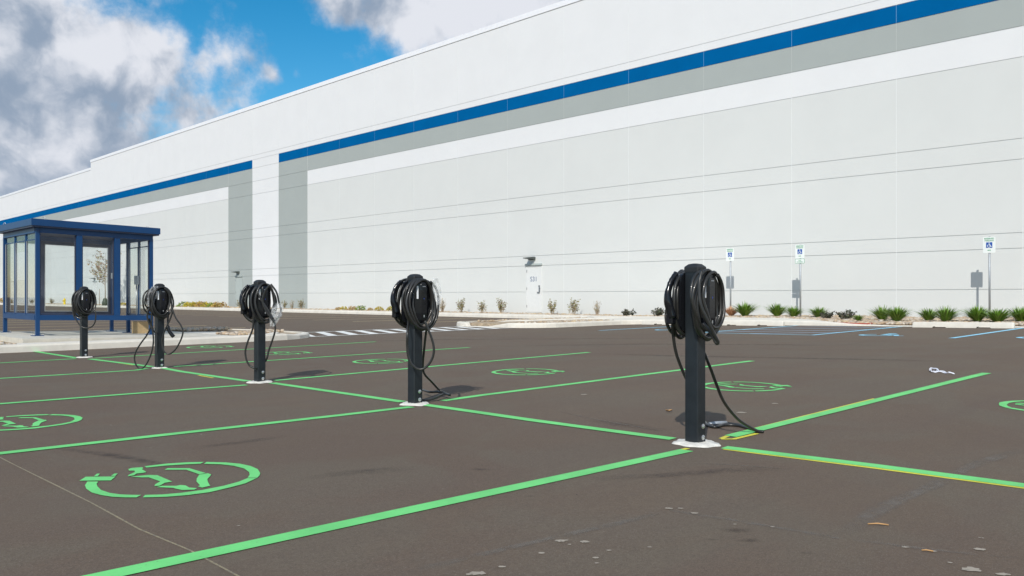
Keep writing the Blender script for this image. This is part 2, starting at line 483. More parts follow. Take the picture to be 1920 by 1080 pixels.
# ------------------------------------------------------------------ mesh builder
class MB:
    def __init__(self):
        self.v = []
        self.f = []
        self.m = []
        self.sm = []

    def add(self, verts, faces, mi=0, smooth=False):
        b = len(self.v)
        self.v.extend([tuple(p) for p in verts])
        self.f.extend([tuple(i + b for i in f) for f in faces])
        self.m.extend([mi] * len(faces))
        self.sm.extend([smooth] * len(faces))
        return self

    def box(self, x0, x1, y0, y1, z0, z1, mi=0, zf=None, bev=0.0):
        if bev > 0:
            return self.bbox(x0, x1, y0, y1, z0, z1, mi, zf, bev)
        vs = [(x, y, z) for z in (z0, z1) for (x, y) in ((x0, y0), (x1, y0), (x1, y1), (x0, y1))]
        if zf:
            vs = [(x, y, z + zf(x, y)) for x, y, z in vs]
        return self.add(vs, [(3, 2, 1, 0), (4, 5, 6, 7), (0, 1, 5, 4), (1, 2, 6, 5), (2, 3, 7, 6), (3, 0, 4, 7)], mi)

    def bbox(self, x0, x1, y0, y1, z0, z1, mi, zf, b):
        def ring(i, z):
            a = [(x0 + i, y0 + b), (x0 + b, y0 + i), (x1 - b, y0 + i), (x1 - i, y0 + b), (x1 - i, y1 - b), (x1 - b, y1 - i), (x0 + b, y1 - i), (x0 + i, y1 - b)]
            return [(x, y, z + (zf(x, y) if zf else 0)) for x, y in a]
        vs = ring(b * 0.7, z0) + ring(0, z0 + b) + ring(0, z1 - b) + ring(b * 0.7, z1)
        fs = [tuple(range(7, -1, -1)), tuple(range(24, 32))]
        for r in range(3):
            for k in range(8):
                k2 = (k + 1) % 8
                fs.append((r * 8 + k, r * 8 + k2, r * 8 + 8 + k2, r * 8 + 8 + k))
        return self.add(vs, fs, mi)

    def tube(self, pts, r, n=8, mi=0, cap=True):
        pts = [Vector(p) for p in pts]
        rs = r if isinstance(r, (list, tuple)) else [r] * len(pts)
        T = []
        for i in range(len(pts)):
            a = pts[max(0, i - 1)]
            b = pts[min(len(pts) - 1, i + 1)]
            d = b - a
            T.append(d.normalized() if d.length > 1e-9 else Vector((0, 0, 1)))
        up = Vector((0, 0, 1)) if abs(T[0].z) < 0.9 else Vector((1, 0, 0))
        nrm = (up - T[0] * up.dot(T[0])).normalized()
        vs = []
        for i, p in enumerate(pts):
            nrm = nrm - T[i] * nrm.dot(T[i])
            nrm = nrm.normalized() if nrm.length > 1e-6 else T[i].orthogonal().normalized()
            bi = T[i].cross(nrm)
            for k in range(n):
                a = 2 * math.pi * k / n
                vs.append(p + (nrm * math.cos(a) + bi * math.sin(a)) * rs[i])
        fs = []
        for i in range(len(pts) - 1):
            for k in range(n):
                k2 = (k + 1) % n
                fs.append((i * n + k, i * n + k2, (i + 1) * n + k2, (i + 1) * n + k))
        self.add(vs, fs, mi, True)
        if cap:
            b = len(vs) - n
            base = len(self.v) - len(vs)
            self.f.append(tuple(base + k for k in range(n - 1, -1, -1)))
            self.f.append(tuple(base + b + k for k in range(n)))
            self.m += [mi, mi]
            self.sm += [False, False]
        return self

    def lathe(self, prof, n=16, c=(0, 0, 0), mi=0, smooth=True, sx=1, sy=1, rot=0):
        vs = []
        for (r, z) in prof:
            for k in range(n):
                a = 2 * math.pi * k / n + rot
                vs.append((c[0] + r * sx * math.cos(a), c[1] + r * sy * math.sin(a), c[2] + z))
        fs = []
        for i in range(len(prof) - 1):
            for k in range(n):
                k2 = (k + 1) % n
                fs.append((i * n + k, i * n + k2, (i + 1) * n + k2, (i + 1) * n + k))
        self.add(vs, fs, mi, smooth)
        base = len(self.v) - len(vs)
        self.f.append(tuple(base + k for k in range(n - 1, -1, -1)))
        self.f.append(tuple(base + len(vs) - n + k for k in range(n)))
        self.m += [mi, mi]
        self.sm += [False, False]
        return self

    def poly(self, pts, h=0.004, mi=0, zf=gz):
        """flat painted shape on the ground"""
        vs = [(p[0], p[1], (zf(p[0], p[1]) if zf else 0) + h) for p in pts]
        area = sum(pts[i][0] * pts[(i + 1) % len(pts)][1] - pts[(i + 1) % len(pts)][0] * pts[i][1] for i in range(len(pts)))
        f = tuple(range(len(vs)))
        if area < 0:
            f = f[::-1]
        return self.add(vs, [f], mi)

    def strip(self, pts, w, h=0.004, mi=0, step=0.4, wob=0.0, seed=0, zf=gz):
        """ribbon along a ground polyline"""
        P = []
        for i in range(len(pts) - 1):
            a = Vector(pts[i][:2])
            b = Vector(pts[i + 1][:2])
            n = max(1, int((b - a).length / step))
            for k in range(n):
                P.append(a.lerp(b, k / n))
        P.append(Vector(pts[-1][:2]))
        vs = []
        for i, p in enumerate(P):
            d = (P[min(i + 1, len(P) - 1)] - P[max(i - 1, 0)]).normalized()
            s = Vector((-d.y, d.x))
            ww = w
            if wob:
                ww = w * (1 + wob * noise.noise(Vector((p.x * 3, p.y * 3, seed))))
                p = p + s * (wob * w * noise.noise(Vector((p.x * 0.7, p.y * 0.7, seed + 9))))
            for q in (p - s * ww / 2, p + s * ww / 2):
                vs.append((q.x, q.y, (zf(q.x, q.y) if zf else 0) + h))
        fs = [(2 * i, 2 * i + 2, 2 * i + 3, 2 * i + 1) for i in range(len(P) - 1)]
        return self.add(vs, fs, mi)

    def build(self, name, mats, parent=None, origin=(0, 0, 0), xf=None, rz=0.0):
        me = bpy.data.meshes.new(name)
        o = Vector(origin)
        vs = [Vector(p) - o for p in self.v]
        if xf is not None:
            vs = [xf @ v for v in vs]
        me.from_pydata([tuple(v) for v in vs], [], self.f)
        if not isinstance(mats, (list, tuple)):
            mats = [mats]
        for m in mats:
            me.materials.append(m)
        me.polygons.foreach_set('material_index', self.m)
        me.polygons.foreach_set('use_smooth', self.sm)
        me.update()
        ob = bpy.data.objects.new(name, me)
        COL.objects.link(ob)
        if parent:
            ob.parent = parent
        else:
            ob.location = o
            ob.rotation_euler.z = rz
        return ob


def tag(o, label=None, cat=None, group=None, kind=None):
    if label:
        o['label'] = label
    if cat:
        o['category'] = cat
    if group:
        o['group'] = group
    if kind:
        o['kind'] = kind
    return o


def empty(name, loc, rz=0):
    o = bpy.data.objects.new(name, None)
    o.empty_display_size = 0.2
    o.location = loc
    o.rotation_euler.z = rz
    COL.objects.link(o)
    return o


def copy_tree(o, parent=None):
    c = o.copy()
    COL.objects.link(c)
    c.parent = parent
    for ch in [x for x in bpy.data.objects if x.parent == o]:
        copy_tree(ch, c)
    return c


def crom(pts, n=8):
    P = [Vector(p) for p in pts]
    P = [P[0] * 2 - P[1]] + P + [P[-1] * 2 - P[-2]]
    out = []
    for i in range(1, len(P) - 2):
        for k in range(n):
            t = k / n
            a, b, c, d = P[i - 1], P[i], P[i + 1], P[i + 2]
            out.append(0.5 * ((2 * b) + (c - a) * t + (2 * a - 5 * b + 4 * c - d) * t * t + (3 * b - a - 3 * c + d) * t * t * t))
    out.append(P[-2])
    return out


def text_mesh(s, size, depth=0.002, bold=0.0):
    cu = bpy.data.curves.new('lettering', 'FONT')
    cu.body = s
    cu.size = size
    cu.extrude = depth
    cu.offset = bold
    cu.align_x = 'CENTER'
    cu.align_y = 'CENTER'
    ob = bpy.data.objects.new('lettering', cu)
    COL.objects.link(ob)
    dg = bpy.context.evaluated_depsgraph_get()
    me = bpy.data.meshes.new_from_object(ob.evaluated_get(dg))
    bpy.data.objects.remove(ob)
    return me


def wall_text(s, size, parent, x, y, z, m, name='lettering', bold=0.0):
    """lettering facing -X, at parent-local position"""
    me = text_mesh(s, size, 0.002, bold)
    me.transform(Matrix(((0, 0, -1, x), (-1, 0, 0, y), (0, 1, 0, z), (0, 0, 0, 1))))
    me.materials.clear()
    me.materials.append(m)
    ob = bpy.data.objects.new(name, me)
    COL.objects.link(ob)
    ob.parent = parent
    return ob


# ------------------------------------------------------------------ ground
def build_ground():
    def axis(lo, hi, near_lo, near_hi):
        a = list(np.arange(near_lo, near_hi + 0.01, 0.75))
        v = near_lo
        st = 1.5
        pre = []
        while v > lo:
            v -= st
            st *= 1.5
            pre.append(v)
        v = near_hi
        st = 1.5
        post = []
        while v < hi:
            v += st
            st *= 1.5
            post.append(v)
        return pre[::-1] + a + post
    xs = axis(-700, 700, -3, 30)
    ys = axis(-700, 900, -5, 33)
    mb = MB()
    vs = [(x, y, gz(x, y)) for y in ys for x in xs]
    nx = len(xs)
    fs = [(j * nx + i, j * nx + i + 1, (j + 1) * nx + i + 1, (j + 1) * nx + i) for j in range(len(ys) - 1) for i in range(nx - 1)]
    mb.add(vs, fs, 0, True)
    tag(mb.build('ground', M['asphalt']), 'brown grey asphalt of the parking lot', kind='structure')


build_ground()
WALLX = 28.3


# kerbs: extruded along a path; h(y) gives the height above the lot
def kerb(path, name, hf=lambda x, y: 0.14, w=0.16, side=1, label=None):
    P = []
    for i in range(len(path) - 1):
        a, b = Vector(path[i]), Vector(path[i + 1])
        n = max(1, int((b - a).length / 0.8))
        for k in range(n):
            P.append(a.lerp(b, k / n))
    P.append(Vector(path[-1]))
    mb = MB()
    vs = []
    for i, p in enumerate(P):
        d = (P[min(i + 1, len(P) - 1)] - P[max(i - 1, 0)]).normalized()
        s = Vector((d.y, -d.x)) * side
        h = hf(p.x, p.y)
        base = gz(p.x, p.y)
        prof = [(0, -0.05), (0.0, 0.0), (0.012, h * 0.75), (0.035, h), (w, h + 0.004), (w, -0.05)]
        for (o, z) in prof:
            q = p + s * o
            vs.append((q.x, q.y, base + z))
    n = 6
    fs = []
    for i in range(len(P) - 1):
        for k in range(n - 1):
            a = (i * n + k, (i + 1) * n + k, (i + 1) * n + k + 1, i * n + k + 1)
            fs.append(a if side > 0 else a[::-1])
    fs.append(tuple(range(n)))
    fs.append(tuple(range((len(P) - 1) * n, len(P) * n)))
    mb.add(vs, fs, 0)
    return tag(mb.build(name, M['concrete']), label, kind='structure')


def arc(cx, cy, r, a0, a1, n=6):
    return [(cx + r * math.cos(math.radians(a0 + (a1 - a0) * k / n)), cy + r * math.sin(math.radians(a0 + (a1 - a0) * k / n))) for k in range(n + 1)]


def wall_kerb_h(x, y):
    if x > 21 and y < 14:
        return 0.02 + 0.115 * clamp((y - 8.6) / 2.0, 0, 1)
    if x < 18.1 and 17.7 < y < 19.5:
        return 0.02
    return 0.14


far_path = [(22.3, -12), (22.3, 14.9)] + arc(21.0, 15.1, 1.3, 0, 90)[0:] + arc(18.6, 17.6, 1.2, -90, -180) + [(17.4, 19.4)] + arc(18.5, 19.5, 1.1, 180, 90) + [(24.6, 20.6)] + arc(24.6, 21.5, 0.9, -90, 0) + [(25.5, 160)]
kerb(far_path, 'kerb', wall_kerb_h, 0.16, 1, 'pale concrete kerb in front of the warehouse')


def bedz(x, y):
    return gz(x, y) + 0.05 + 0.08 * clamp((y - 9) / 3, 0, 1)


def sheet(name, poly, zf, m, label, th=0.12, sub=None):
    """a polygon slab: top at zf, sides th deep"""
    mb = MB()
    area = sum(poly[i][0] * poly[(i + 1) % len(poly)][1] - poly[(i + 1) % len(poly)][0] * poly[i][1] for i in range(len(poly)))
    if area < 0:
        poly = poly[::-1]
    P = []
    for i in range(len(poly)):
        a, b = Vector(poly[i]), Vector(poly[(i + 1) % len(poly)])
        n = max(1, int((b - a).length / 1.5)) if sub is None else sub
        for k in range(n):
            P.append(a.lerp(b, k / n))
    import mathutils.geometry as mg
    top = [(p.x, p.y, zf(p.x, p.y)) for p in P]
    bot = [(p.x, p.y, zf(p.x, p.y) - th) for p in P]
    n = len(P)
    tri = mg.tessellate_polygon([[Vector((p.x, p.y, 0)) for p in P]])
    fs = []
    for t in tri:
        a, b, c = [P[i] for i in t]
        cr = (b - a).x * (c - a).y - (b - a).y * (c - a).x
        fs.append(tuple(t) if cr > 0 else tuple(t)[::-1])
    fs += [(i, n + i, n + (i + 1) % n, (i + 1) % n) for i in range(n)]
    mb.add(top + bot, fs, 0)
    return tag(mb.build(name, m), label, kind='structure')


# the bed along the wall (rocks), the sidewalk on it, the island behind the accessible stalls
sheet('planting_bed', [(22.44, -12), (28.5, -12), (28.5, 12), (22.44, 12)], lambda x, y: bedz(x, y) - 0.03, M['bed'], 'tan soil bed of river rock along the warehouse wall', 0.3)
sheet('planting_bed', [(22.44, 12), (28.5, 12), (28.5, 20.4), (24.6, 20.4), (18.6, 20.4), (17.6, 19.5), (17.6, 17.5), (18.7, 16.6)] + arc(21.0, 15.1, 1.42, 90, 0), lambda x, y: bedz(x, y) - 0.02, M['bed'], 'tan soil bed of river rock at the kerb corner', 0.3)
sheet('planting_bed', [(25.64, 20.4), (28.5, 20.4), (28.5, 160), (25.64, 160)], lambda x, y: gz(x, y) + 0.12, M['bed'], 'tan soil bed running far along the warehouse', 0.3)
walk = [(22.45, 9.4), (23.5, 10.9), (24.6, 12.4), (25.5, 14.8), (26.2, 17.0), (26.85, 19.0), (26.85, 160), (25.65, 160), (25.65, 21.3), (24.7, 20.2), (24.2, 19.9), (17.95, 19.75), (17.62, 19.4), (17.62, 17.8), (21.6, 17.7)] + arc(21.0, 15.1, 1.45, 80, 4)
sheet('sidewalk', walk, lambda x, y: max(bedz(x, y), gz(x, y) + 0.135) + 0.012 if x > 18.6 and y > 11 else gz(x, y) + 0.025 + 0.12 * clamp((x - 17.9) / 1.0, 0, 1) * (1 if y > 11 else 0) + (0.12 * clamp((y - 9.0) / 2.2, 0, 1) if y <= 11 else 0), M['concrete'], 'pale concrete walk beside the kerb', 0.2)
tac = MB()
tac.box(17.64, 18.25, 17.85, 19.3, 0.04, 0.058, zf=lambda x, y: gz(x, y) + 0.12 * clamp((x - 17.9), 0, 1) + 0.0)
tag(tac.build('tactile_paving', M['brickred']), 'red tactile strip at the crosswalk ramp', kind='structure')
tac = MB()
tac.box(22.34, 22.95, 8.9, 10.3, 0.03, 0.075, zf=gz)
tag(tac.build('tactile_paving', M['brickred']), 'red tactile strip at the end of the blue hatched aisle', kind='structure')


# island with the shelter
def padz(x, y):
    return 0.149 - 0.021 * (x - 4.5)


isl = [(-14, 16.62), (8.9, 16.62)] + arc(9.0, 18.2, 1.55, -90, 0, 5) + [(10.6, 20.1)] + arc(9.0, 20.25, 1.55, 0, 90, 5) + [(-14, 21.8)]
sheet('island_bed', isl, lambda x, y: 0.055 if x < 9 else 0.045, M['bed'], 'tan soil bed of the shelter island', 0.25)
sheet('island_walk', [(4.3, 16.85), (8.6, 16.85), (9.6, 17.3), (10.2, 18.2), (9.7, 18.5), (8.9, 17.28), (4.3, 17.28)], lambda x, y: 0.075, M['concrete'], 'pale concrete strip behind the island kerb', 0.12)
sheet('shelter_pad', [(4.45, 17.35), (8.7, 17.35), (8.7, 21.6), (4.45, 21.6)], padz, M['concrete2'], 'raised concrete pad carrying the blue shelter', 0.25)
sheet('shelter_ramp', [(8.71, 18.6), (10.3, 18.6), (10.3, 20.3), (8.71, 20.3)], lambda x, y: padz(8.7, y) - 0.02 * (x - 8.7), M['concrete'], 'short concrete ramp beside the shelter pad', 0.2)
kerb([(-14, 16.45), (8.9, 16.45)] + arc(9.0, 18.2, 1.75, -90, 0, 6) + [(10.75, 20.2)] + arc(9.0, 20.25, 1.75, 0, 90, 6) + [(-14, 22.0)], 'kerb', lambda x, y: 0.135 if x < 9.8 else 0.10, 0.17, -1, 'pale concrete kerb round the shelter island')


# ------------------------------------------------------------------ paint on the lot
def lines(name, segs, w, m, label, h=0.004, wob=0.06):
    mb = MB()
    for i, s in enumerate(segs):
        mb.strip(s, w, h + 0.0006 * (i % 3), wob=wob, seed=i, step=0.25)
    return tag(mb.build(name, m), label, kind='structure')


g = lambda *p: [tuple(G(*q)[:2]) for q in p]
l1 = g((1288, 845), (205, 1079))
ext = Vector(l1[1]) + (Vector(l1[1]) - Vector(l1[0])).normalized() * 2.5
l1.append(tuple(ext))


def extend(pts, dist):
    e = Vector(pts[-1]) + (Vector(pts[-1]) - Vector(pts[-2])).normalized() * dist
    return pts + [tuple(e)]


left_lines = [l1, extend(g((772, 763.5), (640, 779), (0, 851)), 1.2), extend(g((462, 722.5), (0, 758)), 2.2), extend(g((276, 691), (255, 694.5), (200, 698), (0, 710)), 2.8), extend(g((143, 673), (0, 681)), 3.3)]
right_lines = [g((1370, 819), (1850, 700)), g((830, 752), (900, 742), (1410, 677)), g((515, 714), (1105, 661)), g((325, 688), (880, 652)), g((178, 672), (705, 641))]
row_lines = [g((65, 659), (143, 671.5)), g((168, 673.5), (285, 688)), g((303, 690), (340, 697), (465, 715)), g((510, 718.5), (755, 754)), g((795, 759.5), (1000, 789), (1262, 824)), extend(g((1358, 839.5), (1640, 874), (1920, 911)), 3.0)]
lines('green_stall_lines', left_lines + right_lines + row_lines, 0.095, M['green'], 'bright green painted stall lines of the charging bays', 0.0036)
ye = g((1357, 842.5), (1640, 878.2), (1920, 915.6))
lines('yellow_under_paint', [extend(ye, 3.0), g((1352, 823), (1372, 815), (1640, 748)), g((1352, 824), (1376, 824), (1420, 813.5)), g((1290, 841), (1000, 909)), g((372, 704), (400, 709)), g((222, 681), (250, 685))], 0.035, M['yellow'], 'thin yellow edge showing beside the green lines', 0.0022)
lines('chalk_line', [extend(g((0, 858), (60, 888), (170, 943), (260, 993), (355, 1032), (445, 1079)), 1.5), g((0, 858), (-200, 790))], 0.008, M['chalk'], 'thin pale layout line crossing the near stall', 0.0016, 0.9)


def soft_mat(name, col, strength):
    m = bpy.data.materials.new(name)
    m.use_nodes = True
    nt = m.node_tree
    b = nt.nodes['Principled BSDF']
    b.inputs['Base Color'].default_value = (*col, 1)
    b.inputs['Roughness'].default_value = 0.9
    at = N(nt, 'ShaderNodeAttribute', attribute_name='fade')
    tc = N(nt, 'ShaderNodeTexCoord')
    n = N(nt, 'ShaderNodeTexNoise', inp={'Scale': 9.0, 'Detail': 8.0, 'Roughness': 0.75})
    L(nt, tc.outputs['Object'], n.inputs['Vector'])
    f = math_n(nt, 'MULTIPLY', at.outputs['Fac'], ramp_n(nt, n.outputs[0], 0.30, 0.66))
    f = math_n(nt, 'MULTIPLY', f, strength)
    L(nt, f, b.inputs['Alpha'])
    return m


def soft_strip(name, segs, m, label, step=0.12):
    """thin worn mark on the asphalt: segs = (points, width, seed)"""
    vs, fs, fade = [], [], []
    for si, (pts, w, endfade) in enumerate(segs):
        P = []
        for i in range(len(pts) - 1):
            a, b = Vector(pts[i]), Vector(pts[i + 1])
            n = max(1, int((b - a).length / step))
            P += [a.lerp(b, k / n) for k in range(n)]
        P.append(Vector(pts[-1]))
        for _ in range(4):
            P = [P[0]] + [(P[i - 1] + P[i] * 2 + P[i + 1]) / 4 for i in range(1, len(P) - 1)] + [P[-1]]
        base = len(vs)
        for i, p in enumerate(P):
            d = (P[min(i + 1, len(P) - 1)] - P[max(i - 1, 0)]).normalized()
            s_ = Vector((-d.y, d.x))
            p = p + s_ * w * 0.5 * noise.noise(Vector((p.x * 1.3, p.y * 1.3, si)))
            ww = w * (1 + 0.35 * noise.noise(Vector((p.x * 2, p.y * 2, si + 5))))
            e = min(1, min(i, len(P) - 1 - i) / (len(P) * endfade + 1e-3)) if endfade else 1
            for o, al in ((-0.5, 0), (-0.2, 1), (0.2, 1), (0.5, 0)):
                q = p + s_ * o * ww
                vs.append((q.x, q.y, gz(q.x, q.y) + 0.0012 + 0.00012 * si))
                fade.append(al * e)
        for i in range(len(P) - 1):
            for k in range(3):
                a = base + i * 4 + k
                fs.append((a, a + 4, a + 5, a + 1))
    me = bpy.data.meshes.new(name)
    me.from_pydata(vs, [], fs)
    at = me.attributes.new('fade', 'FLOAT', 'POINT')
    at.data.foreach_set('value', fade)
    me.materials.append(m)
    ob = bpy.data.objects.new(name, me)
    COL.objects.link(ob)
    return tag(ob, label, kind='structure')


M['seam'] = soft_mat('dusty_seam', (0.225, 0.195, 0.165), 0.62)
M['tyre'] = soft_mat('tyre_mark', (0.085, 0.068, 0.06), 0.34)
soft_strip('dusty_seams', [(g((1575, 1009), (1500, 998), (1420, 983), (1330, 966), (1255, 957)), 0.05, 0.0), (g((1255, 957), (1150, 985), (1050, 1008), (930, 1032), (740, 1079)), 0.06, 0.2),
                           (g((1560, 1008), (1590, 1002), (1612, 985), (1640, 958), (1680, 935), (1740, 912), (1800, 885), (1920, 843)), 0.10, 0.15),
                           (g((1480, 880), (1380, 870), (1290, 868)), 0.035, 0.3), (g((1575, 1009), (1750, 1035), (1919, 1050)), 0.04, 0.3), (g((1040, 770), (1090, 782), (1262, 812)), 0.03, 0.3)],
           M['seam'], 'pale dusty seams in the asphalt')
soft_strip('tyre_marks', [(g((340, 842), (440, 829), (540, 817)), 0.13, 0.3), (g((560, 898), (640, 889), (700, 883), (790, 878)), 0.16, 0.35), (g((1105, 663), (1300, 668), (1540, 673), (1800, 678)), 0.3, 0.2), (g((1110, 787), (1215, 802), (1262, 808)), 0.2, 0.3),
                          (g((330, 872), (200, 850), (80, 838)), 0.10, 0.3), (g((350, 880), (250, 860), (150, 846)), 0.08, 0.3), (g((620, 640), (900, 636), (1300, 634)), 0.4, 0.3), (g((900, 650), (1200, 645), (1700, 648)), 0.35, 0.3), (g((1100, 900), (1300, 885), (1500, 880)), 0.14, 0.3)],
           M['tyre'], 'dark tyre scuffs on the asphalt')
mb = MB()
rnd = random.Random(5)
spl = [(1050, 1015, 30), (1062, 1014, 12), (1096, 1017, 26), (1068, 1022, 10), (1015, 1038, 18), (941, 1064, 22), (897, 1076, 44), (880, 1078, 20), (1142, 1033, 14), (1117, 1047, 18), (1119, 1057, 12), (1218, 1027, 12), (1254, 954, 22), (1276, 954, 16), (1302, 963, 22), (1448, 989, 12),
       (1697, 1027, 20), (1820, 1069, 52), (1781, 1056, 14), (1881, 1078, 34), (1837, 1009, 8), (1843, 1010, 8), (1378, 984, 10), (1095, 740, 20), (1390, 774, 26), (1453, 757, 18), (1838, 1031, 30), (1750, 1035, 20), (447, 987, 10)]
for (px, py, wpx) in spl:
    c = G(px, py)
    dep = (c.x + c.y) * C45
    r = wpx * dep / F * 0.36
    n = 18
    u = Vector((C45, -C45))
    v = Vector((C45, C45))
    pts = []
    for k in range(n):
        a = 2 * math.pi * k / n
        q = Vector((c.x, c.y)) + u * math.cos(a) * r * rnd.uniform(0.75, 1.15) + v * math.sin(a) * r * 0.75 * rnd.uniform(0.6, 1.2)
        pts.append((q.x, q.y))
    mb.poly(pts, 0.003)
tag(mb.build('dried_splashes', M['splash']), 'pale dried splashes scattered on the near asphalt', 'splash', kind='stuff')
segs = []
for (px, py, wpx) in [(1380, 993, 70), (1335, 1011, 30), (1405, 1012, 50), (1512, 1036, 30), (1372, 944, 14), (900, 880, 40), (1000, 930, 30)]:
    a, b = G(px - wpx / 2, py), G(px + wpx / 2, py + 2)
    segs.append(([(a.x, a.y), (b.x, b.y)], (b - a).length * 0.55, 0.4))
soft_strip('dark_stains', segs, soft_mat('dark_stain', (0.07, 0.05, 0.04), 0.38), 'faint dark stains on the near asphalt', 0.015)

# white crosswalk
mb = MB()
y0, y1 = 17.35, 19.6
mb.strip([(9.75, y0), (17.5, y0)], 0.13, 0.005, 0)
mb.strip([(10.6, y1), (17.6, y1)], 0.13, 0.005, 0)
for k in range(13):
    xs_ = 9.35 + k * 0.62
    a, b = Vector((xs_, y0 + 0.05)), Vector((xs_ + 0.95, y1 - 0.05))
    if a.x < 9.8:
        a = a.lerp(b, (9.8 - a.x) / 0.95)
    if b.x > 17.5:
        b = b.lerp(a, (b.x - 17.5) / 0.95)
    mb.strip([a, b], 0.25, 0.0045, 0)
tag(mb.build('crosswalk', M['white_paint']), 'white hatched crosswalk between the shelter island and the ramp', kind='structure')

# pale lines of the far stalls
mb = MB()
for k in range(16):
    y = 23.8 + 2.8 * k
    mb.strip([(18.0, y), (25.35, y)], 0.12, 0.005, 0, 1.0)
for k in range(14):
    y = 24.0 + 2.75 * k
    mb.strip([(1.0, y), (12.3, y)], 0.13, 0.005, 0, 1.0)
tag(mb.build('faded_stall_lines', M['yellowfade']), 'faded yellow stall lines of the far parking rows', kind='structure')

# blue accessible stalls
SX0, SX1 = 17.0, 22.1
mb = MB()
for y in (13.75, 10.75, 7.95, 5.2, 2.4, 0.0, -2.7):
    mb.strip([(SX0, y), (SX1, y)], 0.12, 0.005, 0)
mb.strip([(SX0 + .05, 10.69), (SX0 + .05, 8.01)], 0.10, 0.0045, 0)
mb.strip([(SX0 + .05, 2.34), (SX0 + .05, 0.06)], 0.10, 0.0045, 0)
for k in range(1, 6):
    # diagonal hatching of the access aisle
    a = SX0 + 1.55 * k
    p = Vector((a, 8.0))
    q = Vector((a - 2.7, 10.7))
    if q.x < SX0 + 0.1:
        q = Vector((SX0 + 0.1, 8.0 + (a - SX0 - 0.1)))
    if p.x > SX1:
        p = Vector((SX1, 8.0 + (a - SX1)))
    if q.y - p.y > 0.2:
        mb.strip([p, q], 0.13, 0.004, 1)
tag(mb.build('blue_stall_lines', [M['blue_paint'], M['violet_paint']]), 'light blue lines and hatched aisle of the accessible stalls', kind='structure')


# wheelchair symbol shapes (flat)
def isa_polys(s=1.0):
    out = []
    # wheel ring as 3/4 arc
    def ringarc(cx, cy, r0, r1, a0, a1, n=20):
        o = [(cx + r1 * math.cos(math.radians(a0 + (a1 - a0) * k / n)), cy + r1 * math.sin(math.radians(a0 + (a1 - a0) * k / n))) for k in range(n + 1)]
        i = [(cx + r0 * math.cos(math.radians(a1 + (a0 - a1) * k / n)), cy + r0 * math.sin(math.radians(a1 + (a0 - a1) * k / n))) for k in range(n + 1)]
        return o + i
    out.append(ringarc(-0.06, -0.16, 0.21, 0.30, 110, 270))
    out.append(ringarc(-0.06, -0.16, 0.21, 0.30, 270, 372))
    out.append([(0.0 + 0.085 * math.cos(a * math.pi / 6), 0.45 + 0.085 * math.sin(a * math.pi / 6)) for a in range(12)])
    out.append([(-0.06, 0.34), (0.05, 0.34), (0.055, 0.20), (0.22, 0.20), (0.22, 0.12), (0.055, 0.12), (0.06, 0.02), (0.26, 0.02), (0.37, -0.24), (0.43, -0.21), (0.46, -0.28), (0.32, -0.35), (0.20, -0.07), (-0.03, -0.07)])
    return [[(x * s, y * s) for x, y in p] for p in out]


def place_marking(polys, cx, cy, ax, m, name, label, cat, group, h=0.006):
    """ax: direction (world) of the symbol's own up axis"""
    up = Vector(ax).normalized()
    rt = Vector((up.y, -up.x))
    mb = MB()
    for p in polys:
        mb.poly([(cx + rt.x * a + up.x * b, cy + rt.y * a + up.y * b) for a, b in p], h)
    return tag(mb.build(name, m, origin=(cx, cy, gz(cx, cy))), label, cat, group)


isa = isa_polys(1.15)
for (cx, cy, lab) in [(18.3, 12.3, 'light blue wheelchair symbol painted farthest, just left of the nearest charging post'),
                      (17.75, 6.75, 'light blue wheelchair symbol painted right of the blue hatched aisle'),
                      (18.0, 3.9, 'light blue wheelchair symbol cut by the right edge of the picture')]:
    place_marking(isa, cx, cy, (1, 0), M['blue_paint'], 'wheelchair_symbol', lab, 'road marking', 'wheelchair symbols painted in the accessible stalls')

# the charging stencil, digitised as ground shapes in one stall, then repeated
raw = [
    [(650, 569), (672, 551), (692, 551), (676, 569)],
    [(768, 566), (793, 550), (815, 550), (797, 567)],
    [(550, 600), (594, 573), (800, 571), (768, 598)],
    [(605, 606), (588, 632), (597, 655), (635, 682), (700, 700), (780, 712), (865, 716), (945, 716), (978, 699), (900, 698), (830, 695), (760, 685), (700, 665), (675, 640), (668, 622), (680, 606)],
    [(988, 716), (1150, 712), (1300, 700), (1450, 680), (1600, 645), (1700, 618), (1775, 583), (1715, 582), (1650, 608), (1550, 635), (1400, 665), (1250, 685), (1120, 696), (1005, 699)],
    [(1780, 580), (1797, 563), (1801, 547), (1785, 520), (1735, 498), (1660, 482), (1560, 473), (1430, 470), (1410, 483), (1530, 486), (1620, 497), (1690, 515), (1725, 540), (1728, 560), (1715, 579)],
    [(1000, 500), (1150, 482), (1300, 472), (1412, 470), (1388, 482), (1280, 487), (1150, 495), (1015, 509)],
    [(888, 520), (910, 512), (985, 506), (992, 516), (980, 518), (1013, 540), (990, 546), (945, 550), (930, 562), (885, 570), (890, 560), (935, 540), (930, 530), (895, 530)],
    [(905, 572), (1030, 560), (1090, 562), (1192, 606), (1140, 615), (1105, 635), (1068, 637), (1075, 625), (1110, 605), (1030, 577), (985, 578)],
    [(1085, 645), (1120, 636), (1220, 636), (1250, 630), (1285, 633), (1310, 648), (1365, 652), (1345, 662), (1260, 665), (1215, 655), (1200, 650)],
    [(1140, 524), (1160, 513), (1310, 513), (1425, 547), (1380, 556), (1290, 524)],
    [(1380, 558), (1440, 548), (1463, 558), (1435, 590), (1440, 610), (1455, 635), (1400, 648), (1370, 640), (1385, 632), (1360, 605), (1362, 585)],
]
ctr = G(320, 900.5)
st = []
for p in raw:
    q = [G(x / 3.6923, 740 + y / 3.6923) for x, y in p]
    st.append([(w.x - ctr.x, w.y - ctr.y) for w in q])
flip = [[(-a, -b) for a, b in p] for p in st]


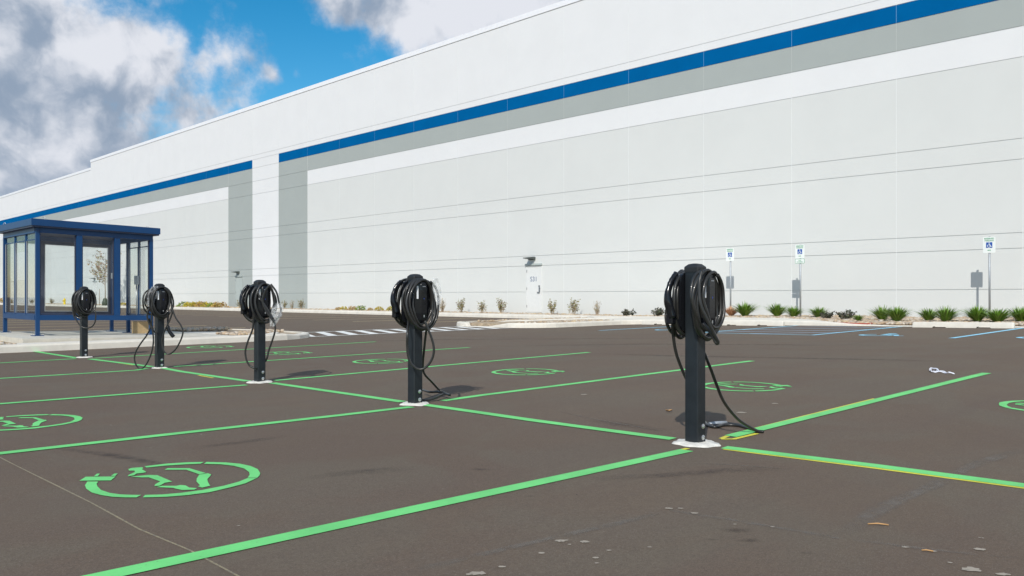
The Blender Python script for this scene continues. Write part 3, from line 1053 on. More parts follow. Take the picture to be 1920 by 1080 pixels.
def ev(polys, cx, cy, lab):
    mb = MB()
    for p in polys:
        mb.poly([(cx + a, cy + b) for a, b in p], 0.0036)
    tag(mb.build('charging_symbol', M['green'], origin=(cx, cy, gz(cx, cy))), lab, 'road marking', 'green charging symbols painted in the stalls')


ev(st, ctr.x, ctr.y, 'large green car and plug symbol painted in the nearest left stall')
ev(st, ctr.x, ctr.y + 2.79, 'green car and plug symbol cut by the left edge of the picture')
ev(flip, 7.80, 1.60, 'green charging symbol cut by the right edge of the picture')
ev(flip, 7.52, 4.24, 'green charging symbol partly behind the nearest charging post')
ev(flip, 7.28, 7.03, 'green charging symbol between the nearest and the second charging post')
ev(flip, 7.15, 9.8, 'green charging symbol just left of the second charging post')
ev(flip, 7.15, 12.55, 'green charging symbol just right of the third charging post')
ev(flip, 7.15, 15.35, 'small green charging symbol farthest away, beside the island kerb')


# ------------------------------------------------------------------ warehouse
def build_warehouse():
    root = empty('warehouse', (WALLX, 60, 0))
    tag(root, 'long white and grey panelled warehouse with a blue band under its parapet', 'building')
    O = (WALLX, 60, 0)
    pitch = 0.1292 * 28.3
    Y = lambda k: 28.3 * 0.2361 + pitch * k
    rows = [-0.1, 1.156, 2.39, 2.857, 5.06, 5.68, 8.12, 9.04, 9.97, 10.57, 10.88]
    mb = MB()
    GRN, W_, LG, MG, BL, JT = 0, 1, 2, 3, 4, 5
    for k in range(-6, 38):
        ya, yb = Y(k), Y(k + 1)
        top = 14.17 if k < 22 else 13.42
        rr = rows + [top]
        for i in range(len(rr) - 1):
            za, zb = rr[i], rr[i + 1]
            if i >= 9:
                m = W_
            elif k == 12:
                m = W_
            elif i == 8:
                m = BL
            elif k in (11, 13) or i == 7:
                m = MG
            elif i == 6:
                m = W_
            else:
                m = LG
            gzv = 0.010
            mb.box(WALLX, WALLX + 0.05, ya + 0.010, yb - 0.010, za + gzv, zb - (gzv if i < len(rr) - 2 else 0), m)
    wallmats = [M['wall_light'], M['wall_white'], M['wall_light'], M['wall_grey'], M['wall_blue'], M['joint'], M['joint_grey'], M['joint_blue']]
    yA, yB, yS = Y(-6), Y(38), Y(22)
    # backing and building body
    mb.box(WALLX + 0.022, WALLX + 32, yA, yS, -0.2, 14.0, 2)
    mb.box(WALLX + 0.0221, WALLX + 32, yS + 0.001, yB, -0.2, 13.3, 2)
    for k in range(-5, 38):
        jt = lambda z0, z1, m: mb.box(WALLX + 0.004, WALLX + 0.03, Y(k) - 0.0098, Y(k) + 0.0098, z0, z1, m)
        edge = k in (11, 12, 13, 14)
        jt(0.0, 9.039, 3 if k in (12, 13) else 5)
        jt(9.04, 9.969, 5 if edge else 6)
        jt(9.97, 10.57, 5 if k in (12, 13) else 7)
        jt(10.571, (14.16 if k <= 22 else 13.41), 5)
    # side returns of the parapet
    mb.box(WALLX + 0.05, WALLX + 0.30, yA + 0.02, yS - 0.001, 14.0, 14.165, 1)
    mb.box(WALLX + 0.05, WALLX + 0.30, yS + 0.02, yB - 0.02, 13.3, 13.415, 1)
    mb.build('wall', wallmats, root, O)
    cp = MB()
    cp.box(WALLX - 0.035, WALLX + 0.33, yA - 0.03, yS + 0.035, 14.172, 14.42)
    cp.box(WALLX - 0.035, WALLX + 0.33, yS + 0.036, yB + 0.03, 13.422, 13.66)
    cp.build('coping', M['coping'], root, O)
    return root, O


WH, WO = build_warehouse()


def door(y_lo, y_hi, m, zg, num=None, label=None):
    """door in the warehouse wall between y_lo and y_hi, facing -X"""
    mb = MB()
    fr = 0.05
    zt = zg + 2.13
    x = WALLX
    mb.box(x - 0.03, x + 0.02, y_lo - fr, y_lo, zg, zt, 0)
    mb.box(x - 0.03, x + 0.02, y_hi, y_hi + fr, zg, zt, 0)
    mb.box(x - 0.03, x + 0.02, y_lo - fr, y_hi + fr, zt + 0.001, zt + fr, 0)
    d0 = MB()
    d0.box(x - 0.018, x + 0.015, y_lo + 0.004, y_hi - 0.004, zg + 0.01, zt - 0.004, 0)
    d = d0.build('door', m, WH, WO)
    if label:
        d['label'] = label
    fo = mb.build('door_frame', m, d)
    fo.data.transform(Matrix.Translation(-Vector(WO)))
    h = MB()
    h.box(x - 0.05, x - 0.0185, y_lo + 0.03, y_lo + 0.11, zg + 0.95, zg + 1.15, 0)
    h.box(x - 0.085, x - 0.0505, y_lo + 0.04, y_lo + 0.20, zg + 0.92, zg + 0.955, 0)
    h.box(x - 0.075, x - 0.0505, y_lo + 0.035, y_lo + 0.10, zg + 1.17, zg + 1.27, 0)
    h.build('handle', M['steel'], d, WO)
    for z in (0.22, 1.05, 1.88):
        h = MB()
        h.box(x - 0.038, x - 0.012, y_hi - 0.018, y_hi + 0.012, zg + z, zg + z + 0.12)
        h.build('hinge', M['steel'], d, WO)
    # drip cap and wall pack above
    c = MB()
    c.box(x - 0.09, x + 0.01, y_lo - 0.08, y_hi + 0.08, zg + 2.20, zg + 2.29)
    c.build('drip_cap', M['door_grey'], WH, WO)
    lt = MB()
    yc = (y_lo + y_hi) / 2 + 0.10
    zl = zg + 2.46
    prof = [(0.0, 0.0), (0.0, 0.13), (-0.10, 0.15), (-0.42, 0.11), (-0.47, 0.085), (-0.40, 0.065), (-0.12, 0.04), (-0.06, 0.0)]
    vs = [(x + a, yc - 0.20, zl + b) for a, b in prof] + [(x + a, yc + 0.20, zl + b) for a, b in prof]
    n = len(prof)
    fs = [tuple(range(n)), tuple(range(2 * n - 1, n - 1, -1))] + [(i, n + i, n + (i + 1) % n, (i + 1) % n) for i in range(n)]
    lt.add(vs, fs)
    lt.build('wall_light', M['fixture'], WH, WO)
    if num:
        wall_text(num, 0.32, d, x - 0.022 - WO[0], (y_lo + y_hi) / 2 - WO[1], zg + 1.55, M['number'], 'door_number', 0.0)
    return d


Z1 = 0.20
door(26.38, 27.28, M['door_white'], Z1, 'S31', 'white door marked S31')
door(55.75, 56.65, M['door_grey'], 0.16, None, 'grey door in the grey wall strip')
door(85.4, 86.3, M['door_white'], 0.16)
door(113.0, 113.9, M['door_white'], 0.16)


# ------------------------------------------------------------------ accessible parking signs
def rounded(w, h, r, n=5):
    pts = []
    for (cx, cy, a0) in ((w / 2 - r, h / 2 - r, 0), (-w / 2 + r, h / 2 - r, 90), (-w / 2 + r, -h / 2 + r, 180), (w / 2 - r, -h / 2 + r, 270)):
        for k in range(n + 1):
            a = math.radians(a0 + 90 * k / n)
            pts.append((cx + r * math.cos(a), cy + r * math.sin(a)))
    return pts


def plate(mb, w, h, r, x, z, th, mi=0):
    """plate facing -X: local y = -u"""
    p = rounded(w, h, r)
    n = len(p)
    vs = [(x, -u, z + v) for u, v in p] + [(x + th, -u, z + v) for u, v in p]
    fs = [tuple(range(n)), tuple(range(2 * n - 1, n - 1, -1))] + [(i, n + i, n + (i + 1) % n, (i + 1) % n) for i in range(n)]
    mb.add(vs, [f[::-1] for f in fs], mi)


def parking_sign(px, xs, ztop, van, label):
    t = (px - 960) / F
    y = xs * (1 - t) / (1 + t)
    base = bedz(xs, y) - 0.02
    root = empty('parking_sign', (xs, y, base))
    tag(root, label, 'sign', 'accessible parking signs on thin posts')
    H = ztop - base
    p = MB()
    p.tube([(0.03, 0, -0.15), (0.03, 0, H + 0.02)], 0.030, 10)
    p.build('post', M['galv'], root)
    pl = MB()
    zc = H - 0.23
    plate(pl, 0.33, 0.47, 0.03, -0.012, zc, 0.006)
    f = pl.build('sign_plate', M['signwhite'], root)
    b = MB()
    plate(b, 0.165, 0.165, 0.012, -0.0155, zc - 0.005, 0.003)
    b.build('blue_square', M['signblue'], f)
    s = MB()
    for q in isa_polys(0.15):
        n = len(q)
        s.add([(-0.0185, -u, zc - 0.008 + v) for u, v in q], [tuple(range(n))[::-1]])
    s.build('wheelchair_symbol', M['signwhite'], f)
    wall_text('RESERVED', 0.058, f, -0.0165, 0, zc + 0.185, M['signgreen'])
    wall_text('PARKING', 0.058, f, -0.0165, 0, zc + 0.125, M['signgreen'])
    ar = MB()
    q = [(-0.05, -0.155), (-0.02, -0.135), (-0.02, -0.148), (0.02, -0.148), (0.02, -0.135), (0.05, -0.155), (0.02, -0.175), (0.02, -0.162), (-0.02, -0.162), (-0.02, -0.175)]
    ar.add([(-0.0165, -u, zc + v) for u, v in q], [tuple(range(10))])
    ar.build('arrow', M['signgreen'], f)
    if van:
        v = MB()
        plate(v, 0.33, 0.16, 0.025, -0.012, zc - 0.33, 0.006)
        vo = v.build('van_plate', M['signgreen'], root)
        v = MB()
        plate(v, 0.31, 0.14, 0.02, -0.015, zc - 0.33, 0.003)
        v.build('plate_face', M['signwhite'], vo)
        wall_text('VAN', 0.05, vo, -0.0185, 0, zc - 0.305, M['signgreen'])
        wall_text('ACCESSIBLE', 0.042, vo, -0.0185, 0, zc - 0.358, M['signgreen'])


parking_sign(1369, 27.2, 2.71, False, 'white and blue accessible parking sign right of the nearest charging post')
parking_sign(1500, 27.0, 2.71, True, 'accessible parking sign with a second small plate below it')
parking_sign(1855, 27.2, 2.69, False, 'accessible parking sign nearest the right edge of the picture')


# ------------------------------------------------------------------ wheel stops
def wheel_stop(cy, label):
    x0 = 21.85
    mb = MB()
    Lh = 1.12
    prof = [(-0.075, 0.0), (-0.07, 0.035), (-0.05, 0.12), (-0.035, 0.135), (0.035, 0.135), (0.05, 0.12), (0.07, 0.035), (0.075, 0.0)]
    base = gz(x0, cy)
    ys = [-Lh, -Lh + 0.03, -0.65, -0.62, -0.36, -0.33, 0.33, 0.36, 0.62, 0.65, Lh - 0.03, Lh]
    n = len(prof)
    vs = []
    for i, y in enumerate(ys):
        s = 0.9 if i in (0, len(ys) - 1) else 1
        lift = 0.032 if i in (3, 4, 7, 8) else 0.0
        for (a, b) in prof:
            vs.append((a * s, y, max(b * s, lift) + gz(x0, cy + y) - base))
    fs = [(i * n + k, (i + 1) * n + k, (i + 1) * n + (k + 1) % n, i * n + (k + 1) % n) for i in range(len(ys) - 1) for k in range(n)]
    fs += [tuple(range(n)), tuple(range(len(ys) * n - 1, (len(ys) - 1) * n - 1, -1))]
    mb.add(vs, fs)
    tag(mb.build('wheel_stop', M['concrete'], origin=(0, 0, 0)), label, 'wheel stop', 'concrete wheel stops at the accessible stalls').location = (x0, cy, base)


wheel_stop(14.75, 'concrete wheel stop left of and behind the nearest charging post')
wheel_stop(12.15, 'concrete wheel stop between the nearest post and the blue hatched aisle')
wheel_stop(6.45, 'concrete wheel stop in front of the rightmost accessible sign')
wheel_stop(3.8, 'concrete wheel stop at the far right edge')


# ------------------------------------------------------------------ charging posts
def unit_body(sgn, root, seed, bias=0.0, plug=False):
    """charger unit on the post face; sgn -1: facing -Y, +1: facing +Y (rotated by 180 degrees)"""
    R = Matrix.Rotation(0 if sgn < 0 else math.pi, 4, 'Z')
    mb = MB()
    # cross-section rings: (z, half widths scale)
    rings = [(0.715, 0.55, 0.55), (0.722, 0.80, 0.8), (0.745, 0.94, 0.95), (0.80, 1, 1), (1.0, 1, 1), (1.045, 0.97, 0.98), (1.068, 0.84, 0.9), (1.078, 0.6, 0.7)]
    sec = [(-0.088, -0.048), (-0.092, -0.075), (-0.080, -0.098), (-0.036, -0.118), (-0.030, -0.124), (0.030, -0.124), (0.036, -0.118), (0.080, -0.098), (0.092, -0.075), (0.088, -0.048)]
    n = len(sec)
    vs = []
    for (z, sx, sy) in rings:
        for (a, b) in sec:
            vs.append((a * sx, -0.048 + (b + 0.048) * sy, z))
    fs = [(i * n + k, i * n + (k + 1) % n, (i + 1) * n + (k + 1) % n, (i + 1) * n + k) for i in range(len(rings) - 1) for k in range(n)]
    fs += [tuple(range(n))[::-1], tuple(range((len(rings) - 1) * n, len(rings) * n))]
    mb.add(vs, fs)
    u = mb.build('charger_unit', M['gloss'], root, xf=R)
    s = MB()
    s.add([(-0.066, -0.1058, 0.925), (-0.052, -0.1122, 0.925), (-0.052, -0.1122, 1.035), (-0.066, -0.1058, 1.035)], [(0, 1, 2, 3)])
    s.build('white_strip', M['label'], u, xf=R)
    s = MB()
    s.box(-0.002, 0.002, -0.1258, -0.1245, 0.92, 0.932)
    s.build('indicator', M['led'], u, xf=R)
    s = MB()
    s.box(-0.016, 0.016, -0.1258, -0.1243, 1.028, 1.034)
    s.build('slot', M['galv'], u, xf=R)
    s = MB()
    s.box(-0.005, 0.005, -0.1258, -0.1243, 0.765, 0.785)
    s.build('badge', M['silver'], u, xf=R)
    # cable coil hung round the unit
    r = random.Random(seed)
    pts = []
    nl = 7 if seed % 3 == 0 else 6
    for k in range(nl):
        yy = -0.055 - 0.0105 * k - r.uniform(0, 0.006)
        a = r.uniform(0.108, 0.162)
        b = r.uniform(0.165, 0.222)
        cz = 1.088 - b + r.uniform(-0.012, 0.016)
        cx = r.uniform(-0.030, 0.026) + bias
        y2 = r.uniform(-0.03, 0.03)
        for j in range(16):
            th = 2 * math.pi * j / 16 + math.pi / 2
            w = j / 16
            pts.append(Vector((cx + a * math.cos(th) * (1 + 0.05 * math.sin(3 * th + k)), yy - 0.011 * w + y2 * (1 - math.sin(th)) * 0.5 - (0.014 if math.sin(th) < -0.3 else 0), cz + b * math.sin(th))))
    P = crom(pts, 3)
    # smooth between loops
    for _ in range(2):
        P = [P[0]] + [(P[i - 1] + P[i] * 2 + P[i + 1]) / 4 for i in range(1, len(P) - 1)] + [P[-1]]
    c = MB()
    c.tube(P, 0.0108, 8)
    c.build('coiled_cable', M['cable'], root, xf=R)
    # connector handle holstered beside the unit (on the unit's right seen from the front)
    if not plug:
        return u
    h = MB()
    path = [(0.150, -0.070, 0.800), (0.158, -0.080, 0.850), (0.170, -0.088, 0.905), (0.170, -0.090, 0.960), (0.152, -0.086, 1.015), (0.124, -0.080, 1.055), (0.096, -0.075, 1.078)]
    path = [Vector(p) for p in path]
    P = crom(path, 4)
    rr = []
    for i in range(len(P)):
        w = i / (len(P) - 1)
        rr.append(0.028 if w < 0.30 else (0.028 - 0.010 * min(1, (w - 0.30) / 0.25)) if w < 0.55 else 0.016 + 0.002 * math.sin(w * 60))
    h.tube(P, rr, 12)
    h.box(0.126, 0.176, -0.108, -0.056, 0.760, 0.825, 0, bev=0.008)
    h.build('connector', M['gloss'], root, xf=R)
    return u


def charge_post(x, y, seed, label, grout_r, cables, bag=None, dang=None, base_px=None):
    z = gz(x, y)
    root = empty('charging_post', (x, y, z))
    tag(root, label, 'charging post', 'black charging posts in a row')
    H = 1.10
    w = 0.0475
    mb = MB()
    mb.box(-w, w, -w, w, -0.05, H, 0, bev=0.006)
    p = mb.build('post', M['post'], root)
    cp = MB()
    cw = w + 0.0045
    n = 8
    ring = lambda s, zz: [(sx * (cw * s - 0.010 * (i % 2 == 0)), sy * (cw * s - 0.010 * (i % 2 == 1)), zz) for i, (sx, sy) in enumerate([(-1, -1), (-1, -1), (1, -1), (1, -1), (1, 1), (1, 1), (-1, 1), (-1, 1)])]
    def ring(s, zz):
        a = cw * s
        c = 0.006
        return [(-a, -a + c, zz), (-a + c, -a, zz), (a - c, -a, zz), (a, -a + c, zz), (a, a - c, zz), (a - c, a, zz), (-a + c, a, zz), (-a, a - c, zz)]
    vs = ring(1, H - 0.012) + ring(1, H + 0.016) + ring(0.95, H + 0.022) + ring(0.62, H + 0.038) + ring(0.25, H + 0.042)
    fs = [tuple(range(8))[::-1], tuple(range(32, 40))]
    for r_ in range(4):
        for k in range(8):
            fs.append((r_ * 8 + k, r_ * 8 + (k + 1) % 8, r_ * 8 + 8 + (k + 1) % 8, r_ * 8 + 8 + k))
    cp.add(vs, fs)
    cp.build('cap', M['matte'], p)
    for bz in (0.045, 0.115):
        b = MB()
        nn = 12
        prof = [(0.016, 0.0), (0.0165, 0.004), (0.012, 0.0055), (0.011, 0.010), (0.006, 0.0125)]
        vs = []
        for (r_, d_) in prof:
            for k in range(nn):
                a = 2 * math.pi * k / nn
                vs.append((0.012 + r_ * math.cos(a), -w - d_, bz + r_ * math.sin(a)))
        fs = [(i * nn + k, i * nn + (k + 1) % nn, (i + 1) * nn + (k + 1) % nn, (i + 1) * nn + k) for i in range(len(prof) - 1) for k in range(nn)]
        fs.append(tuple(range((len(prof) - 1) * nn, len(prof) * nn)))
        b.add(vs, fs)
        b.build('anchor_bolt', M['bolt'], root)
    # grout round the foot
    gr = MB()
    rr = random.Random(seed)
    n = 40
    rad = [grout_r * (1 + 0.30 * noise.noise(Vector((math.cos(2 * math.pi * k / n) * 2.2, math.sin(2 * math.pi * k / n) * 1.5, seed))) + rr.uniform(-0.012, 0.012)) for k in range(n)]
    vs = [(rad[k] * math.cos(2 * math.pi * k / n), rad[k] * math.sin(2 * math.pi * k / n), 0.002) for k in range(n)]
    vs += [(rad[k] * 0.93 * math.cos(2 * math.pi * k / n), rad[k] * 0.93 * math.sin(2 * math.pi * k / n), 0.012 + rr.uniform(-.002, .003)) for k in range(n)]
    vs += [(rad[k] * 0.5 * math.cos(2 * math.pi * k / n), rad[k] * 0.5 * math.sin(2 * math.pi * k / n), 0.017 + rr.uniform(-.003, .004)) for k in range(n)]
    fs = [(i * n + k, i * n + (k + 1) % n, (i + 1) * n + (k + 1) % n, (i + 1) * n + k) for i in range(2) for k in range(n)]
    fs.append(tuple(range(2 * n, 3 * n)))
    gr.add(vs, fs, 0, True)
    gr.build('grout_collar', M['grout'], root)
    unit_body(-1, root, seed, -0.022 if seed == 3 else 0.0)
    unit_body(1, root, seed + 7, 0.0, seed in (3, 6, 4))
    for c in cables:
        pts = []
        for q in c:
            pts.append(P3(*q))
        P = crom(pts, 6)
        P = [Vector((q.x, q.y, max(q.z, gz(q.x, q.y) + 0.011))) for q in P]
        mb = MB()
        mb.tube(P, 0.0105, 8)
        mb.build('loose_cable', M['cable'], root, (x, y, z))
    if dang:
        P = crom([P3(*q) for q in dang], 6)
        mb = MB()
        nP = len(P)
        mb.tube(P, [0.012 if i < nP * 0.45 else 0.021 + 0.005 * (i / nP) for i in range(nP)], 12)
        mb.build('connector', M['gloss'], root, (x, y, z))
    if bag:
        x0, y0, x1, y1, dep, leanx = bag
        mb = MB()
        nu, nv = 9, 14
        vs = []
        for j in range(nv):
            for i in range(nu):
                u, v = i / (nu - 1), j / (nv - 1)
                wd = 0.35 + 0.65 * math.sin(math.pi * min(1, 0.15 + v * 0.85)) + 0.15 * noise.noise(Vector((v * 6, seed, 1)))
                px = x0 + (x1 - x0) * (0.5 + (u - 0.5) * wd) + leanx * (v - 0.5)
                py = y0 + (y1 - y0) * v
                dd = dep + 0.035 * noise.noise(Vector((u * 4, v * 6, seed))) + 0.02 * noise.noise(Vector((u * 11, v * 14, seed + 3)))
                vs.append(P3(px, py, dd))
        fs = [(j * nu + i, j * nu + i + 1, (j + 1) * nu + i + 1, (j + 1) * nu + i) for j in range(nv - 1) for i in range(nu - 1)]
        # second sheet of the bag
        off = (0.02)
        vs2 = [v + Vector((C45, C45, 0)) * (off + 0.02 * noise.noise(v * 20)) for v in vs]
        mb.add(vs, fs, 0, True)
        mb.add(vs2, fs, 0, True)
        mb.build('plastic_bag', M['film'], root, (x, y, z))
    return root


def sc(pts, ox, oy, s, d):
    return [(p[0] / s + ox, p[1] / s + oy, p[2] if len(p) > 2 else d) for p in pts]


# near post
charge_post(4.52, 2.88, 3, 'nearest and tallest looking black charging post with thick coiled cables, right of centre', 0.135, [
    [(1261, 595, 5.25), (1262, 625, 5.27), (1267, 658, 5.30), (1276, 685, 5.33), (1288, 712, 5.36), (1300, 730, 5.37)],
    [(1306, 620, 5.36), (1316, 650, 5.35), (1324, 670, 5.36), (1334, 695, 5.38), (1344, 722, 5.42), (1358, 754, 5.47), (1383, 785, 5.54), (1408, 802, 5.58), (1426, 811, 5.60), (1430, 816, 5.59), (1418, 815, 5.63), (1400, 807, 5.80), (1380, 801.5, 5.90), (1360, 799, 5.95), (1342, 803, 5.87), (1328, 800, 5.9), (1316, 788, 6.1), (1300, 785, 6.2)],
    [(1296, 775, 6.5), (1312, 790, 6.15), (1324, 800, 5.92), (1340, 806, 5.80), (1358, 802, 5.88), (1385, 804, 5.85), (1410, 812, 5.68), (1424, 816, 5.6)],
    [(1316, 508, 5.02), (1312, 525, 5.0), (1311, 548, 4.99), (1314, 572, 4.98), (1325, 598, 4.98), (1338, 624, 4.99), (1346, 640, 5.0), (1344, 644, 5.01), (1338, 634, 5.02), (1329, 618, 5.03), (1318, 606, 5.05)],
], dang=None)
mbp = MB()
pc = [G(1330, 800), G(1345, 799), G(1362, 797)]
mbp.tube([p + Vector((0, 0, 0.018)) for p in pc], [0.014, 0.018, 0.012], 10)
plug = [o for o in bpy.data.objects if o.name == 'charging_post'][0]
mbp.build('connector', M['galv'], plug, tuple(plug.location))

o2 = (700, 480, 3.6)
charge_post(4.52, 5.72, 6, 'second charging post from the right, with cables fallen to the ground', 0.125, [
    sc([(238, 420, 7.2), (230, 520), (228, 600), (236, 680), (262, 735), (310, 765), (358, 748), (396, 695), (409, 630), (396, 560), (368, 490), (348, 440)], *o2, 7.08),
    sc([(350, 440, 7.1), (360, 480, 7.15), (350, 560, 7.25), (340, 660, 7.33), (334, 740, 7.38), (345, 795, 7.4), (390, 845, 7.5), (440, 898, 7.65), (480, 926, 7.62), (516, 940, 7.52), (500, 934, 7.6), (440, 918, 7.75), (380, 918, 7.75), (335, 905, 7.9)], *o2, 7.2),
    sc([(470, 935, 7.58), (440, 945, 7.5), (400, 962, 7.4), (350, 973, 7.32), (300, 970, 7.35)], *o2, 7.3),
], bag=(812, 522, 827, 572, 7.15, 6))
o3 = (420, 490, 4.32)
charge_post(4.52, 8.49, 4, 'middle charging post of the row, a crumpled clear bag on its right side', 0.14, [
    sc([(168, 290), (152, 345), (156, 400), (182, 452), (236, 490)], *o3, 9.15),
    sc([(182, 300), (178, 380), (200, 460), (245, 492)], *o3, 9.18),
    sc([(236, 380), (238, 480), (228, 560), (196, 640), (173, 725), (183, 800), (212, 848), (256, 868), (280, 866, 9.25)], *o3, 9.12),
    sc([(400, 480), (415, 530), (410, 580), (388, 650), (362, 725), (346, 790), (320, 830, 9.3)], *o3, 9.2),
    sc([(372, 188), (335, 240), (312, 320), (340, 400), (390, 470), (402, 495)], *o3, 8.97),
    sc([(272, 245), (300, 310), (345, 380), (400, 470)], *o3, 8.98),
    sc([(380, 185), (425, 250), (445, 330), (462, 395), (440, 450), (400, 490)], *o3, 9.02),
], bag=(506, 568, 528, 612, 9.0, -14))
o4 = (240, 510, 5.4)
charge_post(4.52, 11.24, 9, 'fourth charging post from the right, two big slack cable loops hanging low', 0.10, [
    sc([(236, 370), (240, 450), (232, 550), (190, 640), (130, 722), (80, 805), (66, 880), (88, 950), (130, 980), (180, 942), (228, 845), (254, 740), (256, 650), (240, 565), (205, 500), (195, 430), (215, 370)], *o4, 11.0),
    sc([(445, 350), (460, 410), (490, 475), (535, 540), (556, 600), (540, 675), (492, 768), (440, 820), (398, 828), (358, 790), (344, 705), (366, 610), (408, 520), (440, 440), (455, 380)], *o4, 10.98),
    sc([(210, 470), (240, 540), (262, 600), (290, 610)], *o4, 11.05),
], bag=(276, 537, 294, 575, 11.0, -10), dang=sc([(415, 400), (405, 450), (403, 530), (415, 590), (440, 630), (462, 655)], *o4, 11.0))
o5 = (110, 520, 6.35)
charge_post(4.52, 14.23, 14, 'farthest charging post, in front of the blue shelter', 0.12, [
    sc([(165, 330), (168, 400), (185, 470), (218, 520), (262, 580), (330, 605), (390, 590), (430, 540), (442, 460), (438, 400)], *o5, 13.05),
    sc([(175, 290), (163, 340), (172, 420), (210, 470), (270, 495)], *o5, 13.08),
])


# ------------------------------------------------------------------ shelter
def build_shelter():
    X0, X1, Y0, Y1 = 5.06, 7.33, 18.7, 21.1
    JY = 20.03
    O = (X0, Y0, padz(X0, Y0))
    root = empty('glass_shelter', O)
    tag(root, 'dark blue metal shelter with glass walls and a flat roof, on a concrete pad', 'shelter')
    zf = lambda x, y: padz(x, y)
    B = lambda nm, m, p=root: None

    def bx(name, m, a, parent=root, bev=0.0):
        mb = MB()
        mb.box(*a, zf=zf, bev=bev)
        return mb.build(name, m, parent, O)
    pw = 0.036
    top = 2.12
    def post(x, y, nm='corner_post'):
        p = bx(nm, M['shblue'], (x - pw, x + pw, y - pw, y + pw, 0.012, top))
        bx('base_plate', M['shblue'], (x - 0.10, x + 0.10, y - 0.10, y + 0.10, 0.0, 0.012), p)
        for (sx, sy) in ((-1, -1), (1, -1), (1, 1), (-1, 1)):
            mb = MB()
            mb.tube([(x + sx * 0.08, y + sy * 0.08, zf(x, y) + 0.010), (x + sx * 0.08, y + sy * 0.08, zf(x, y) + 0.035)], 0.010, 6)
            mb.build('bolt', M['bolt'], p, O)
    for (x, y) in ((X0, Y0), (X1, Y0), (X0, Y1), (X1, Y1), (X1, JY)):
        post(x, y)
    # roof: fascia ring and deck, falling slightly with the pad
    r = MB()
    oh = 0.15
    a0, a1, b0, b1 = X0 - oh, X1 + oh, Y0 - oh, Y1 + oh
    r.box(a0, a1, b0, b1, 2.235, 2.37, 0, zf)
    roof = r.build('roof', M['shblue'], root, O)
    r = MB()
    r.box(a0 + 0.02, a1 - 0.02, b0 + 0.02, b1 - 0.02, 2.205, 2.2345, 0, zf)
    r.build('soffit', M['shdark'], roof, O)
    for (ex, ey) in ((X0 + 0.12, Y0 + 0.0), (X1 + 0.02, Y0 + 0.25), (X0 - 0.06, Y1 - 0.2)):
        e = MB()
        c = Vector((ex, ey, 2.37 + zf(ex, ey) + 0.03))
        e.tube([c + Vector((0.028 * math.cos(t_ * math.pi / 6) * C45, -0.028 * math.cos(t_ * math.pi / 6) * C45, 0.03 * math.sin(t_ * math.pi / 6))) for t_ in range(13)], 0.006, 6)
        e.build('lifting_eye', M['silver'], roof, O)
    # beams and rails
    def beam(x0, x1, y0, y1, z0, z1, nm='rail'):
        return bx(nm, M['shblue'], (x0, x1, y0, y1, z0, z1))
    t = 0.045
    beam(X0 + pw, X1 - pw, Y0 - t, Y0 + t, 2.10, 2.204, 'top_rail')
    beam(X0 - t, X0 + t, Y0 + pw, Y1 - pw, 2.10, 2.204, 'top_rail')
    beam(X1 - t, X1 + t, Y0 + pw, Y1 - pw, 2.10, 2.204, 'top_rail')
    beam(X0 + pw, X1 - pw, Y1 - t, Y1 + t, 2.10, 2.204, 'top_rail')
    beam(X0 + pw, X1 - pw, Y0 - t, Y0 + t, 0.32, 0.425, 'bottom_rail')
    beam(X0 - t, X0 + t, Y0 + pw, Y1 - pw, 0.32, 0.425, 'bottom_rail')
    beam(X1 - t, X1 + t, Y0 + pw, JY - pw, 0.32, 0.425, 'bottom_rail')
    beam(X0 + pw, X1 - pw, Y1 - t, Y1 + t, 0.32, 0.425, 'bottom_rail')
    for (x, y) in ((X0, Y0), (X1, Y0), (X0, Y1), (X1, Y1), (X1, JY)):
        bx('post_head', M['shblue'], (x - pw + .003, x + pw - .003, y - pw + .003, y + pw - .003, top, 2.204))
    # front mullions
    mx = [5.84, 6.60]
    for x in mx:
        bx('mullion', M['shblue'], (x - 0.055, x + 0.055, Y0 - 0.05, Y0 + 0.05, 0.426, 2.099))
    # front glass, one sheet per bay
    ed = [X0 + pw, mx[0] - 0.055, mx[0] + 0.055, mx[1] - 0.055, mx[1] + 0.055, X1 - pw]
    for i in range(3):
        a, b = ed[2 * i], ed[2 * i + 1]
        pn = bx('glass_pane', M['glass'], (a, b, Y0 - 0.004, Y0 + 0.004, 0.426, 2.099))
        mb = MB()
        mb.box(a, a + 0.022, Y0 - 0.012, Y0 + 0.03, 0.44, 2.085, 0, zf)
        mb.box(b - 0.022, b, Y0 - 0.012, Y0 + 0.03, 0.44, 2.085, 0, zf)
        if i < 2:
            mb.box(a + 0.023, b - 0.023, Y0 - 0.012, Y0 + 0.03, 0.426, 0.447, 0, zf)
        mb.build('pane_frame', M['shdark'], pn, O)
    # rear glass, three framed bays
    re_ = [X0 + pw, 5.80, 6.60, X1 - pw]
